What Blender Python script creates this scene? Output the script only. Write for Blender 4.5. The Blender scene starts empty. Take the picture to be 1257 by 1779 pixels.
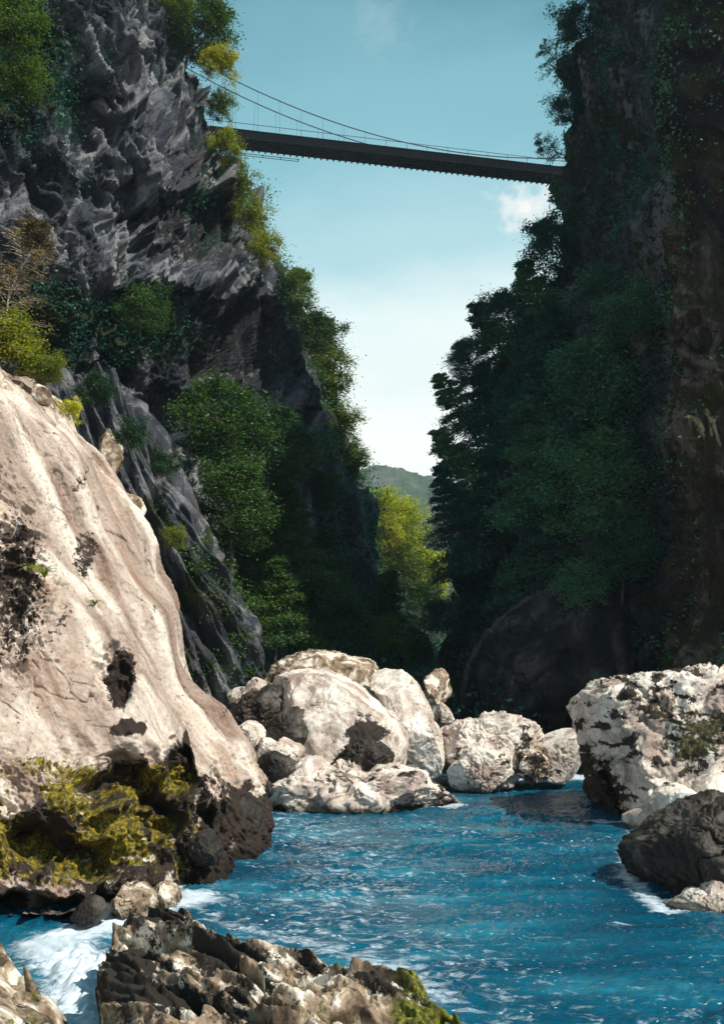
import bpy, math, random
import numpy as np
from mathutils import Vector
R = math.radians
C = bpy.context.scene.collection
S = bpy.context.scene
rng = np.random.default_rng(7)
random.seed(7)

# ------------------------------------------------------------------ camera
F, CX, CY, CAMZ, PITCH = 1907.0, 628.5, 889.5, 4.0, R(7.2)
cam = bpy.data.cameras.new('camera')
cam.sensor_fit = 'VERTICAL'; cam.sensor_height = 36; cam.sensor_width = 36
cam.lens = F/1779*36; cam.clip_end = 6000; cam.clip_start = 0.1
camo = bpy.data.objects.new('camera', cam); C.objects.link(camo)
camo.location = (0, 0, CAMZ); camo.rotation_euler = (R(90)+PITCH, 0, 0)
S.camera = camo

def P(px, py, Y):
    """point seen at photo pixel (px,py) at world depth Y (arrays allowed)"""
    px = np.asarray(px, float); py = np.asarray(py, float); Y = np.asarray(Y, float)
    x = (px-CX)/F; u = (CY-py)/F
    dy = math.cos(PITCH)-u*math.sin(PITCH); dz = math.sin(PITCH)+u*math.cos(PITCH)
    k = Y/dy
    return np.stack([x*k, Y+0*k, CAMZ+dz*k], -1)
def PW(px, py, z=0.0):
    u = (CY-py)/F
    dy = math.cos(PITCH)-u*math.sin(PITCH); dz = math.sin(PITCH)+u*math.cos(PITCH)
    k = (z-CAMZ)/dz
    return np.array([(px-CX)/F*k, dy*k, z])

# ------------------------------------------------------------------ light
SUN_AZ, SUN_EL = 55, 48          # azimuth: degrees to the right of straight behind the camera
a, e = R(SUN_AZ), R(SUN_EL)
SUNV = Vector((math.sin(a)*math.cos(e), -math.cos(a)*math.cos(e), math.sin(e)))
sl = bpy.data.lights.new('sun', 'SUN'); sl.energy = 5.0; sl.angle = R(0.5); sl.color = (1, .93, .80)
so = bpy.data.objects.new('sun', sl); C.objects.link(so)
so.rotation_euler = SUNV.to_track_quat('Z', 'Y').to_euler()

W = bpy.data.worlds.new('World'); S.world = W; W.use_nodes = True
nt = W.node_tree; nt.nodes.clear()
def N(t, typ, **kw):
    n = t.nodes.new(typ)
    for k, v in kw.items():
        if k == 'inp':
            for kk, vv in v.items(): n.inputs[kk].default_value = vv
        else: setattr(n, k, v)
    return n
def ramp(t, pts, interp='LINEAR'):
    n = t.nodes.new('ShaderNodeValToRGB'); cr = n.color_ramp; cr.interpolation = interp
    while len(cr.elements) < len(pts): cr.elements.new(.5)
    for el, (p, c) in zip(cr.elements, pts):
        el.position = p; el.color = (c[0], c[1], c[2], 1) if not isinstance(c, (int, float)) else (c, c, c, 1)
    return n
def mixc(t, fac, a, b, mode='MIX'):
    n = t.nodes.new('ShaderNodeMix'); n.data_type = 'RGBA'; n.blend_type = mode
    for sock, v in ((n.inputs[0], fac), (n.inputs[6], a), (n.inputs[7], b)):
        if isinstance(v, bpy.types.NodeSocket): t.links.new(v, sock)
        elif isinstance(v, (int, float)): sock.default_value = v
        else: sock.default_value = (v[0], v[1], v[2], 1)
    return n.outputs[2]
def math_(t, op, a, b=None, clamp=False):
    n = t.nodes.new('ShaderNodeMath'); n.operation = op; n.use_clamp = clamp
    for i, v in enumerate((a, b)):
        if v is None: continue
        if isinstance(v, bpy.types.NodeSocket): t.links.new(v, n.inputs[i])
        else: n.inputs[i].default_value = v
    return n.outputs[0]

SKY_STR = 0.085
sky = N(nt, 'ShaderNodeTexSky', sky_type='NISHITA', sun_disc=False, sun_elevation=e,
        sun_rotation=R(180)-a, air_density=1.0, dust_density=.6, ozone_density=1.0)
tc = N(nt, 'ShaderNodeTexCoord')
sep = N(nt, 'ShaderNodeSeparateXYZ'); nt.links.new(tc.outputs['Generated'], sep.inputs[0])
# thin bright cloud veil low over the valley, clear teal sky above
veil = ramp(nt, [(0.0, 1.0), (0.20, 0.97), (0.27, 0.70), (0.34, 0.22), (0.42, 0.05), (0.6, 0)], 'EASE')
nz = N(nt, 'ShaderNodeTexNoise', inp={'Scale': 3.0, 'Detail': 5, 'Roughness': .55})
mp = N(nt, 'ShaderNodeMapping'); mp.inputs['Scale'].default_value = (1, 1, 2.2)
nt.links.new(tc.outputs['Generated'], mp.inputs[0]); nt.links.new(mp.outputs[0], nz.inputs[0])
zz = math_(nt, 'ADD', sep.outputs[2], math_(nt, 'MULTIPLY', math_(nt, 'SUBTRACT', nz.outputs[0], .5), .16))
nt.links.new(zz, veil.inputs[0])
tint = mixc(nt, 1.0, sky.outputs[0], (1.0, 1.45, 1.12), 'MULTIPLY')
pale = ramp(nt, [(0.0, 1.0), (0.30, .95), (0.45, .62), (0.58, .12), (0.7, 0)], 'EASE'); nt.links.new(zz, pale.inputs[0])
c0_ = mixc(nt, 1.0, tint, (.15, .68, .76), 'MULTIPLY')
c1 = mixc(nt, veil.outputs[0], mixc(nt, pale.outputs[0], c0_, (2.8, 6.6, 7.8)), (12.6, 12.7, 11.9))
# one small fair weather cloud low at the right, a wisp high at the left
def cloud(col, px, py, rad, amt, sc, stretch):
    d = P(px, py, 100)-np.array([0, 0, CAMZ]); d /= np.linalg.norm(d)
    sub = N(nt, 'ShaderNodeVectorMath', operation='SUBTRACT'); nt.links.new(tc.outputs['Generated'], sub.inputs[0])
    sub.inputs[1].default_value = tuple(d)
    mul = N(nt, 'ShaderNodeVectorMath', operation='MULTIPLY'); nt.links.new(sub.outputs[0], mul.inputs[0])
    mul.inputs[1].default_value = (1, 1, stretch)
    ln = N(nt, 'ShaderNodeVectorMath', operation='LENGTH'); nt.links.new(mul.outputs[0], ln.inputs[0])
    nn = N(nt, 'ShaderNodeTexNoise', inp={'Scale': sc, 'Detail': 6, 'Roughness': .6})
    nt.links.new(tc.outputs['Generated'], nn.inputs[0])
    v = math_(nt, 'ADD', math_(nt, 'DIVIDE', ln.outputs['Value'], rad), math_(nt, 'MULTIPLY', math_(nt, 'SUBTRACT', nn.outputs[0], .5), 3.0))
    r = ramp(nt, [(0.0, amt), (0.3, amt*.7), (1.0, 0)], 'EASE'); nt.links.new(v, r.inputs[0])
    return mixc(nt, r.outputs[0], col, (10.2, 10.2, 10.0))
c2 = cloud(c1, 915, 360, 0.040, 1.0, 42, 1.7)
c3 = cloud(c2, 655, 40, 0.03, 0.10, 60, 1.0)
bg = N(nt, 'ShaderNodeBackground', inp={'Strength': SKY_STR}); nt.links.new(c3, bg.inputs[0])
ow = N(nt, 'ShaderNodeOutputWorld'); nt.links.new(bg.outputs[0], ow.inputs[0])

S.view_settings.view_transform = 'Standard'; S.view_settings.look = 'None'
S.view_settings.exposure = 0.25; S.view_settings.gamma = 1
S.render.engine = 'CYCLES'
S.cycles.max_bounces = 6; S.cycles.transparent_max_bounces = 6

# ------------------------------------------------------------------ noise
def _h(ix, iy, iz, s):
    h = (ix*374761393+iy*668265263+iz*2147483647+s*974711) & 0xFFFFFFFF
    h = ((h ^ (h >> 13))*1274126177) & 0xFFFFFFFF
    h = ((h ^ (h >> 16))*2246822519) & 0xFFFFFFFF
    return h ^ (h >> 15)
_G = rng.normal(size=(256, 3)); _G /= np.linalg.norm(_G, axis=1)[:, None]
def pn(p, seed=0):
    p = np.asarray(p, float).reshape(-1, 3)
    i = np.floor(p).astype(np.int64); f = p-i; u = f*f*f*(f*(f*6-15)+10)
    out = np.zeros(len(p))
    for dx in (0, 1):
        wx = u[:, 0] if dx else 1-u[:, 0]
        for dy in (0, 1):
            wy = u[:, 1] if dy else 1-u[:, 1]
            for dz in (0, 1):
                wz = u[:, 2] if dz else 1-u[:, 2]
                g = _G[_h(i[:, 0]+dx, i[:, 1]+dy, i[:, 2]+dz, seed) & 255]
                out += wx*wy*wz*((f-np.array([dx, dy, dz]))*g).sum(1)
    return out*1.6
def fbm(p, o=4, seed=0, r=.5, l=2.03):
    s = 0; a_ = 1; q = np.asarray(p, float)
    for k in range(o): s = s+a_*pn(q, seed+k); q = q*l; a_ *= r
    return s
def bil(p, o=4, seed=0, r=.5, l=2.1):
    s = 0; a_ = 1; q = np.asarray(p, float)
    for k in range(o): s = s+a_*np.abs(pn(q, seed+k)); q = q*l; a_ *= r
    return s
def sst(x, a_, b_):
    t = np.clip((np.asarray(x, float)-a_)/(b_-a_), 0, 1); return t*t*(3-2*t)
def basis(d, st):
    """squash space along direction d so noise is stretched st times along it"""
    d = np.array(d, float); d /= np.linalg.norm(d)
    return np.eye(3)-np.outer(d, d)*(1-1/st)

# ------------------------------------------------------------------ mesh helpers
def mesh(name, V, Fc, mat=None, smooth=True, mask=None):
    V = np.ascontiguousarray(V, np.float32); Fc = np.ascontiguousarray(Fc, np.int32)
    m = bpy.data.meshes.new(name); n, k = Fc.shape
    m.vertices.add(len(V)); m.vertices.foreach_set('co', V.ravel())
    m.loops.add(n*k); m.loops.foreach_set('vertex_index', Fc.ravel())
    m.polygons.add(n); m.polygons.foreach_set('loop_start', np.arange(0, n*k, k, dtype=np.int32))
    m.polygons.foreach_set('use_smooth', np.full(n, smooth))
    m.update(calc_edges=True)
    if mask is not None:
        at = m.attributes.new('Mask', 'FLOAT_COLOR', 'POINT')
        at.data.foreach_set('color', np.ascontiguousarray(mask, np.float32).ravel())
    if mat: m.materials.append(mat)
    return m
def link(name, m, parent=None, loc=None):
    o = bpy.data.objects.new(name, m); C.objects.link(o)
    if parent: o.parent = parent
    if loc is not None: o.location = loc
    return o
def tag(o, label=None, cat=None, group=None, kind=None):
    if label: o['label'] = label
    if cat: o['category'] = cat
    if group: o['group'] = group
    if kind: o['kind'] = kind
    return o
def empty(name, loc, rot=(0, 0, 0), sc=1):
    o = bpy.data.objects.new(name, None); C.objects.link(o)
    o.location = loc; o.rotation_euler = rot; o.scale = (sc, sc, sc); o.empty_display_size = .3
    return o
def center(V):   # local origin at the base of the thing
    c = np.array([V[:, 0].mean(), V[:, 1].mean(), V[:, 2].min()]); return V-c, c
def gridfaces(nu, nv):
    i = np.arange(nu-1)[:, None]*nv+np.arange(nv-1)[None]
    return np.stack([i, i+1, i+nv+1, i+nv], -1).reshape(-1, 4)
def normals(G):
    du = np.gradient(G, axis=0); dv = np.gradient(G, axis=1)
    n = np.cross(du, dv); return n/(np.linalg.norm(n, axis=-1, keepdims=True)+1e-9)
def cr(A, n):
    """Catmull-Rom resample along axis 0 to n samples"""
    k = len(A); t = np.linspace(0, k-1, n); i = np.clip(t.astype(int), 0, k-2); f = (t-i)
    f = f.reshape((-1,)+(1,)*(A.ndim-1)); g = lambda j: A[np.clip(j, 0, k-1)]
    p0, p1, p2, p3 = g(i-1), g(i), g(i+1), g(i+2)
    return .5*(2*p1+(p2-p0)*f+(2*p0-5*p1+4*p2-p3)*f*f+(3*p1-p0-3*p2+p3)*f**3)
def tube(pts, rad, sides=6):
    pts = np.array(pts, float); n = len(pts); t = np.gradient(pts, axis=0)
    t /= np.linalg.norm(t, axis=1)[:, None]+1e-9
    up = np.array([.13, .21, .97]) if abs(t[0, 2]) < .9 else np.array([1, .1, 0])
    a_ = np.cross(t, up); a_ /= np.linalg.norm(a_, axis=1)[:, None]+1e-9; b_ = np.cross(t, a_)
    th = np.linspace(0, 2*np.pi, sides, endpoint=False)
    V = pts[:, None]+np.array(rad, float).reshape(-1, 1, 1)*(np.cos(th)[None, :, None]*a_[:, None]+np.sin(th)[None, :, None]*b_[:, None])
    i = np.arange(n-1)[:, None]*sides; j = np.arange(sides)[None]; j2 = (j+1) % sides
    Fc = np.stack([i+j, i+j2, i+sides+j2, i+sides+j], -1).reshape(-1, 4)
    return V.reshape(-1, 3), Fc
def boxm(c, sx, sy, sz, ax=(1, 0, 0), ay=(0, 1, 0), az=(0, 0, 1)):
    c = np.array(c, float); ax, ay, az = map(lambda q: np.array(q, float), (ax, ay, az))
    V = np.array([c+ax*sx/2*i+ay*sy/2*j+az*sz/2*k for i in (-1, 1) for j in (-1, 1) for k in (-1, 1)])
    return V, np.array([[0, 1, 3, 2], [4, 6, 7, 5], [0, 4, 5, 1], [2, 3, 7, 6], [0, 2, 6, 4], [1, 5, 7, 3]])
def cat(parts):
    Vs, Fs, o = [], [], 0
    for V, Fc in parts: Vs.append(V); Fs.append(Fc+o); o += len(V)
    return np.concatenate(Vs), np.concatenate(Fs)

# ------------------------------------------------------------------ materials
def new(name):
    m = bpy.data.materials.new(name); m.use_nodes = True
    t = m.node_tree; return m, t, t.nodes['Principled BSDF']
def rock(name, c_lo, c_mid, c_hi, moss=(.10, .085, .012), moss2=(.05, .06, .01), stain_shade=(.05, .04, .035), scale=1.0, bump=.5,
         streak=(1, 1, .25), rough=.85, rot=(0, 0, 0), dist=.08, rust=(.30, .16, .09)):
    m, t, b = new(name); L = t.links.new
    tc = N(t, 'ShaderNodeNewGeometry'); mp = N(t, 'ShaderNodeMapping')
    mp.inputs['Scale'].default_value = [s*scale for s in streak]
    mr = N(t, 'ShaderNodeMapping'); mr.inputs['Rotation'].default_value = rot
    L(tc.outputs['Position'], mr.inputs[0]); L(mr.outputs[0], mp.inputs[0])
    n1 = N(t, 'ShaderNodeTexNoise', inp={'Scale': .8, 'Detail': 9, 'Roughness': .62, 'Distortion': .5}); L(mp.outputs[0], n1.inputs[0])
    r1 = ramp(t, [(.37, c_lo), (.5, c_mid), (.61, c_hi)]); L(n1.outputs[0], r1.inputs[0])
    n2 = N(t, 'ShaderNodeTexNoise', inp={'Scale': 9*scale, 'Detail': 8, 'Roughness': .7}); L(tc.outputs['Position'], n2.inputs[0])
    r2 = ramp(t, [(.30, .45), (.5, 1.0), (.72, 1.25)]); L(n2.outputs[0], r2.inputs[0])
    col = mixc(t, .75, r1.outputs[0], r2.outputs[0], 'MULTIPLY')
    n3 = N(t, 'ShaderNodeTexNoise', inp={'Scale': .55*scale, 'Detail': 6, 'Roughness': .6}); L(mp.outputs[0], n3.inputs[0])
    r3 = ramp(t, [(.56, 0), (.70, .55)]); L(n3.outputs[0], r3.inputs[0])
    col = mixc(t, r3.outputs[0], col, rust)
    vo = N(t, 'ShaderNodeTexVoronoi', inp={'Scale': 4.5*scale, 'Randomness': 1}); L(tc.outputs['Position'], vo.inputs[0])
    rv = ramp(t, [(.0, 1), (.10, .9), (.17, 0)]); L(vo.outputs['Distance'], rv.inputs[0])
    vm = N(t, 'ShaderNodeTexNoise', inp={'Scale': 1.3*scale, 'Detail': 3}); L(tc.outputs['Position'], vm.inputs[0])
    rvm = ramp(t, [(.5, 0), (.62, .8)]); L(vm.outputs[0], rvm.inputs[0])
    pit = math_(t, 'MULTIPLY', rv.outputs[0], rvm.outputs[0])
    col = mixc(t, pit, col, stain_shade)
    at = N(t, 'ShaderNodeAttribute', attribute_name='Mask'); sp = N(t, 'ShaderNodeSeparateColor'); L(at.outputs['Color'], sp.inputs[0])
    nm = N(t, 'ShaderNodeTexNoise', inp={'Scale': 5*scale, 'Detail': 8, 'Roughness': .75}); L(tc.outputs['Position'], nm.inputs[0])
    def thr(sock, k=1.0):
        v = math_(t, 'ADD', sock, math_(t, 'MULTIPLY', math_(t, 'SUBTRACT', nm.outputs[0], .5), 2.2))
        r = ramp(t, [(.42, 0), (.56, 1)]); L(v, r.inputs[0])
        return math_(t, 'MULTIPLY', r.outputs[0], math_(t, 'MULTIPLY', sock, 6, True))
    col = mixc(t, thr(sp.outputs[1]), col, stain_shade)  # mask green: real stains, plus shade painted into some hollows
    nm2 = N(t, 'ShaderNodeTexNoise', inp={'Scale': 8*scale, 'Detail': 7, 'Roughness': .7}); L(tc.outputs['Position'], nm2.inputs[0])
    rm = ramp(t, [(.44, moss2), (.62, moss)]); L(nm2.outputs[0], rm.inputs[0])
    mf = thr(sp.outputs[0]); col = mixc(t, mf, col, rm.outputs[0])  # mask red: moss, and the painted lit rim on the dome
    sz = N(t, 'ShaderNodeSeparateXYZ'); L(tc.outputs['Position'], sz.inputs[0])
    wz = math_(t, 'ADD', sz.outputs[2], math_(t, 'MULTIPLY', math_(t, 'SUBTRACT', nm.outputs[0], .5), .5))
    wet = ramp(t, [(.10, .8), (.26, 0)]); L(wz, wet.inputs[0])
    col = mixc(t, wet.outputs[0], col, mixc(t, 1.0, col, (.22, .20, .16), 'MULTIPLY'))
    L(col, b.inputs['Base Color']); b.inputs['Roughness'].default_value = rough
    b.inputs['Specular IOR Level'].default_value = .3
    h = math_(t, 'ADD', math_(t, 'MULTIPLY', n2.outputs[0], .6), math_(t, 'SUBTRACT', math_(t, 'MULTIPLY', n1.outputs[0], 1.2), math_(t, 'MULTIPLY', pit, .35)))
    h = math_(t, 'ADD', h, math_(t, 'MULTIPLY', mf, math_(t, 'MULTIPLY', nm2.outputs[0], .9)))
    bp = N(t, 'ShaderNodeBump', inp={'Strength': bump, 'Distance': dist}); L(h, bp.inputs['Height']); L(bp.outputs[0], b.inputs['Normal'])
    return m
M = {}
M['pale'] = rock('pale_limestone', (.21, .135, .105), (.42, .33, .285), (.68, .58, .51), moss=(.34, .25, .015), moss2=(.045, .04, .01), stain_shade=(.028, .018, .014), scale=1.3, streak=(1, 1, .13), rot=(0, R(24), 0), bump=.55, dist=.05)
M['boulder'] = rock('boulder_limestone', (.38, .29, .26), (.68, .59, .53), (.84, .77, .71), stain_shade=(.035, .025, .022), moss=(.12, .10, .03), moss2=(.03, .03, .02), scale=1.6, streak=(1, 1, .6), bump=.7, dist=.07, rust=(.30, .14, .10))
M['cliff'] = rock('grey_cliff', (.016, .022, .036), (.07, .078, .105), (.28, .285, .31), stain_shade=(.02, .02, .025), moss=(.05, .07, .015), moss2=(.015, .03, .01), scale=.55, streak=(1, 1, .22), rot=(0, R(-25), 0), bump=1.0, dist=.35, rust=(.14, .10, .085))
M['dark'] = rock('dark_cliff', (.03, .036, .045), (.07, .075, .09), (.20, .20, .22), stain_shade=(.012, .013, .018), moss=(.05, .055, .012), moss2=(.02, .03, .01), scale=.6, streak=(1, 1, .15), bump=1.0, dist=.35, rust=(.07, .05, .035))
M['fore'] = rock('foreground_rock', (.09, .06, .04), (.34, .25, .18), (.84, .77, .68), stain_shade=(.022, .017, .014), moss=(.26, .24, .03), moss2=(.05, .06, .012), scale=3.0, streak=(1, 1, 1), bump=.7, dist=.04)
M['wet'] = rock('wet_dark_rock', (.012, .010, .009), (.035, .028, .024), (.10, .085, .075), stain_shade=(.012, .01, .01), moss=(.06, .06, .02), moss2=(.02, .02, .01), scale=2.0, bump=.8, rough=.55, dist=.05, rust=(.08, .05, .035))

def leafmat(name, c1, c2, c3, trans=.35, sc=.6):
    m, t, b = new(name); L = t.links.new
    g = N(t, 'ShaderNodeNewGeometry'); oi = N(t, 'ShaderNodeObjectInfo')
    n = N(t, 'ShaderNodeTexNoise', inp={'Scale': sc, 'Detail': 3}); L(g.outputs['Position'], n.inputs[0])
    v = math_(t, 'ADD', math_(t, 'MULTIPLY', n.outputs[0], .55), math_(t, 'MULTIPLY', g.outputs['Random Per Island'], .35))
    v = math_(t, 'ADD', v, math_(t, 'MULTIPLY', math_(t, 'SUBTRACT', oi.outputs['Random'], .5), .42))
    r = ramp(t, [(.25, c1), (.47, c2), (.70, c3)]); L(v, r.inputs[0])
    L(r.outputs[0], b.inputs['Base Color']); b.inputs['Roughness'].default_value = .5
    b.inputs['Specular IOR Level'].default_value = .35
    tr = N(t, 'ShaderNodeBsdfTranslucent'); tcol = mixc(t, 1.0, r.outputs[0], (1.5, 1.5, .5), 'MULTIPLY'); L(tcol, tr.inputs[0])
    ms = N(t, 'ShaderNodeMixShader', inp={0: trans}); L(b.outputs[0], ms.inputs[1]); L(tr.outputs[0], ms.inputs[2])
    L(ms.outputs[0], t.nodes['Material Output'].inputs[0]); return m
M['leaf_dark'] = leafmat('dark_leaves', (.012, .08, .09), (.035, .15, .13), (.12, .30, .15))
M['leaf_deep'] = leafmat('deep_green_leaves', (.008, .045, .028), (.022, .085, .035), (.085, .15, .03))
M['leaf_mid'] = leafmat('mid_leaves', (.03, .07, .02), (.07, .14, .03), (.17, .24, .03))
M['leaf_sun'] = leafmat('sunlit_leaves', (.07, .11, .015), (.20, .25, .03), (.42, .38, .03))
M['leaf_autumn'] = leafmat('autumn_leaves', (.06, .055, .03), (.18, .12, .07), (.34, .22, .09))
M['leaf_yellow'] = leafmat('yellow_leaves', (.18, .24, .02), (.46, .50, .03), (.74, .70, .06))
def barkmat(name, a_, b_):
    m, t, b = new(name); L = t.links.new
    g = N(t, 'ShaderNodeNewGeometry'); n = N(t, 'ShaderNodeTexNoise', inp={'Scale': 6, 'Detail': 6}); L(g.outputs['Position'], n.inputs[0])
    r = ramp(t, [(.3, a_), (.7, b_)]); L(n.outputs[0], r.inputs[0]); L(r.outputs[0], b.inputs['Base Color'])
    b.inputs['Roughness'].default_value = .9
    bp = N(t, 'ShaderNodeBump', inp={'Strength': .6, 'Distance': .02}); L(n.outputs[0], bp.inputs['Height']); L(bp.outputs[0], b.inputs['Normal'])
    return m
M['bark'] = barkmat('bark', (.03, .025, .02), (.10, .085, .07))
M['palebark'] = barkmat('pale_bark', (.22, .19, .16), (.48, .42, .36))
M['duskbark'] = barkmat('weathered_bark', (.07, .055, .045), (.22, .18, .14))
M['iron'] = barkmat('painted_iron', (.003, .004, .006), (.008, .009, .012))
for k_ in ('iron',): M[k_].node_tree.nodes['Principled BSDF'].inputs['Specular IOR Level'].default_value = .05
M['cable'] = barkmat('steel_cable', (.03, .045, .06), (.06, .08, .10))

# ------------------------------------------------------------------ cliffs
def sheet(rows, nu, nv, disp, dents=(), mask=None):
    A = np.array([[[c[0], r[0], c[1]] for c in r[1]] for r in rows], float)
    A = cr(A, nu); A = cr(A.transpose(1, 0, 2), nv).transpose(1, 0, 2)
    px, py, Y = A[..., 0], A[..., 1], A[..., 2]
    G = P(px, py, Y); n = normals(G)
    view = G-np.array([0, 0, CAMZ])
    h = nu//2, nv//3
    if (n[h]*view[h]).sum() > 0: n = -n
    d = disp(G.reshape(-1, 3), px.ravel(), py.ravel()).reshape(px.shape)
    dn = n+np.array([0, -.8, 0]); dn /= np.linalg.norm(dn, axis=-1, keepdims=True)
    G = G+dn*d[..., None]
    vd = view/np.linalg.norm(view, axis=-1, keepdims=True)
    wob = fbm(np.stack([px/60, py/60, 0*px], -1).reshape(-1, 3), 3, 91).reshape(px.shape)
    for (cx, cy, rx, ry, dep) in dents:
        q = np.sqrt(((px-cx)/rx)**2+((py-cy)/ry)**2)+wob*.35
        G = G+vd*(dep*sst(1.15-q, 0, .55))[..., None]
    mk = None
    if mask: mk = mask(G.reshape(-1, 3), px.ravel(), py.ravel(), wob.ravel())
    return G, normals(G)*(1 if (normals(G)[h]*view[h]).sum() < 0 else -1), px, py, mk
def rgba(r, g=0):
    r = np.asarray(r, float); z = np.zeros_like(r); return np.stack([np.clip(r, 0, 1), np.clip(g+z, 0, 1), z, z+1], -1)
def ell(px, py, cx, cy, rx, ry, soft=.5):
    q = np.sqrt(((px-cx)/rx)**2+((py-cy)/ry)**2); return 1-sst(q, 1-soft, 1+soft)

def flute(p, px, py, dx, dy, fr, st, seed, octv=4, warp=.35, r=.52):
    """rounded flutes with sharp crevices running along (dx, dy) on the wall"""
    k = p[:, 1]/F; a_ = px*k; b_ = py*k; n_ = np.hypot(dx, dy); dx, dy = dx/n_, dy/n_
    ac = a_*dy-b_*dx; al = a_*dx+b_*dy
    w = fbm(np.stack([ac*.5, al*.12, 0*ac], -1), 2, seed+50)*warp*1.5
    w2 = fbm(np.stack([ac*.12, al*.05, 0*ac+9], -1), 2, seed+60)*1.6
    return bil(np.stack([(ac+w+w2)*fr, (al+w)*fr/st, 0*ac], -1), octv, seed, r)
def joints(p, px, py, dx, dy, fu, fv, seed):
    """angular blocks between joints: one height per jointed cell, sharp edges"""
    k = p[:, 1]/F; n_ = np.hypot(dx, dy); dx, dy = dx/n_, dy/n_
    ac = px*k*dy-py*k*dx; al = px*k*dx+py*k*dy
    ac = ac+.5*fbm(np.stack([ac*.6, al*.25, 0*ac], -1), 3, seed); al = al+.7*fbm(np.stack([ac*.3, al*.3, 0*ac+5], -1), 3, seed+1)
    i = np.floor(ac*fu); z = np.zeros_like(i, dtype=np.int64)
    off = (_h(i.astype(np.int64), z, z, seed) & 1023)/1023.
    v = al*fv+off; j = np.floor(v)
    h = (_h(i.astype(np.int64), j.astype(np.int64), z, seed+3) & 1023)/1023.-.5
    tilt = (v-j-.5)*((_h(i.astype(np.int64), j.astype(np.int64), z, seed+4) & 1023)/1023.-.3)
    return h+tilt
# left cliff: columns tilted, folded in recesses, lit ledge
def dispA(p, px, py):
    w = np.stack([fbm(p*.09, 2, 11), fbm(p*.09, 2, 12), fbm(p*.09, 2, 13)], -1)*3.0
    q = p+w
    big = fbm(q*.10, 3, 40)
    k = sst(px+.25*(py-300)+40*fbm(p*.15, 2, 21), 130, 260); k2 = sst(px+60*fbm(p*.15, 2, 22), 290, 360)*sst(-py, -560, -380)
    def rb(fr, am, sd):
        return am*(np.minimum(flute(p, px, py, .55, 1, fr, 10, sd)*(1-k)+flute(p, px, py, -.08, 1, fr*1.1, 9, sd+4)*k*(1-k2)+flute(p, px, py, -.65, 1, fr*1.15, 9, sd+8)*k*k2, 1.0)-.5)
    led = bil((q@basis((1, .3, .35), 3))*.22, 3, 50)
    blk = np.abs(fbm(np.stack([px*p[:, 1]/F*.22, py*p[:, 1]/F*.06, 0*px], -1), 2, 24))
    return big*1.2+rb(.5, 1.8, 20)+rb(1.3, 1.6, 120)+rb(3.0, .8, 220)+(led-.5)*.2+joints(p, px, py, .30, 1, .75, .22, 901)*.8+joints(p, px, py, -.25, 1, 2.0, .7, 911)*.5+(np.minimum(blk, .5)-.25)*1.0+fbm(q*np.array([2.2, 2.2, .8]), 3, 57, .6)*.10
rowsA = []
edgeA = [(-330, 235, 60), (-180, 262, 60), (0, 305, 60), (150, 340, 60), (250, 378, 60), (350, 398, 60), (430, 428, 60), (520, 480, 60), (600, 518, 61), (680, 540, 62), (760, 545, 63), (850, 545, 63), (950, 545, 62), (1050, 540, 60), (1180, 540, 58), (1300, 540, 56)]
for py, ex, ey in edgeA:
    o = max(0, (py-560)/700)
    rowsA.append((py, [(-420, 27), (-200, 33), (0, 39+2*o), (150, 45+3*o), (ex*.45+120, 50+2*o), (ex-60, 56), (ex-12, ey), (ex-6, ey+6), (ex-50, ey+16), (ex-190, ey+34)]))
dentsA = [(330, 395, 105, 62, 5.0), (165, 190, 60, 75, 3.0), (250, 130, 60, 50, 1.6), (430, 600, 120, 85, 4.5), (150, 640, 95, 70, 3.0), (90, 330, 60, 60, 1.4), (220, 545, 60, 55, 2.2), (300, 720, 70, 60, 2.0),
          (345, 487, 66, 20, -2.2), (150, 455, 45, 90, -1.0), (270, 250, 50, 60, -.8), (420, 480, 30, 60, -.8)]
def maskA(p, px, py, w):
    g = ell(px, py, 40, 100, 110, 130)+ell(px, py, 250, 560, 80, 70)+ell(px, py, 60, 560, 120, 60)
    s = ell(px, py, 330, 395, 95, 60)*.8+ell(px, py, 430, 600, 140, 90)*.8+ell(px, py, 160, 650, 110, 80)*.7  # darkens the recesses: shade painted into the cliff colour
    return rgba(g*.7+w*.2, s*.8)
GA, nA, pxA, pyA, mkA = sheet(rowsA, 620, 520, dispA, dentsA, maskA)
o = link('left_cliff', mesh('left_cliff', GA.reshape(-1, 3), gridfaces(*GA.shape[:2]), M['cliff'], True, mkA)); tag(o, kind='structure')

# farther left wall, descending to the bottom of the V
def dispB(p, px, py):
    q = p+np.stack([fbm(p*.08, 2, 61), fbm(p*.08, 2, 62), fbm(p*.08, 2, 63)], -1)*3
    return fbm(q*.09, 3, 64)*2.2+flute(p, px, py, .2, 1, .4, 4, 65)*2.0-1.4
rowsB = []
for py, ex, ey in [(330, 440, 96), (450, 470, 96), (550, 520, 95), (640, 560, 94), (730, 592, 92), (800, 620, 90), (870, 645, 88), (950, 660, 86), (1020, 680, 84), (1090, 715, 80), (1150, 745, 76), (1230, 770, 72)]:
    rowsB.append((py, [(ex-330, 62), (ex-230, 68), (ex-130, 75), (ex-60, 81), (ex-14, ey-3), (ex, ey), (ex-4, ey+8), (ex-60, ey+26), (ex-200, ey+55)]))
GB, nB, pxB, pyB, mkB = sheet(rowsB, 320, 300, dispB, [(610, 800, 25, 60, 2)], lambda p, px, py, w: rgba(.45+w*.4))
tag(link('left_far_cliff', mesh('left_far_cliff', GB.reshape(-1, 3), gridfaces(*GB.shape[:2]), M['dark'], True, mkB)), kind='structure')

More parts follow.
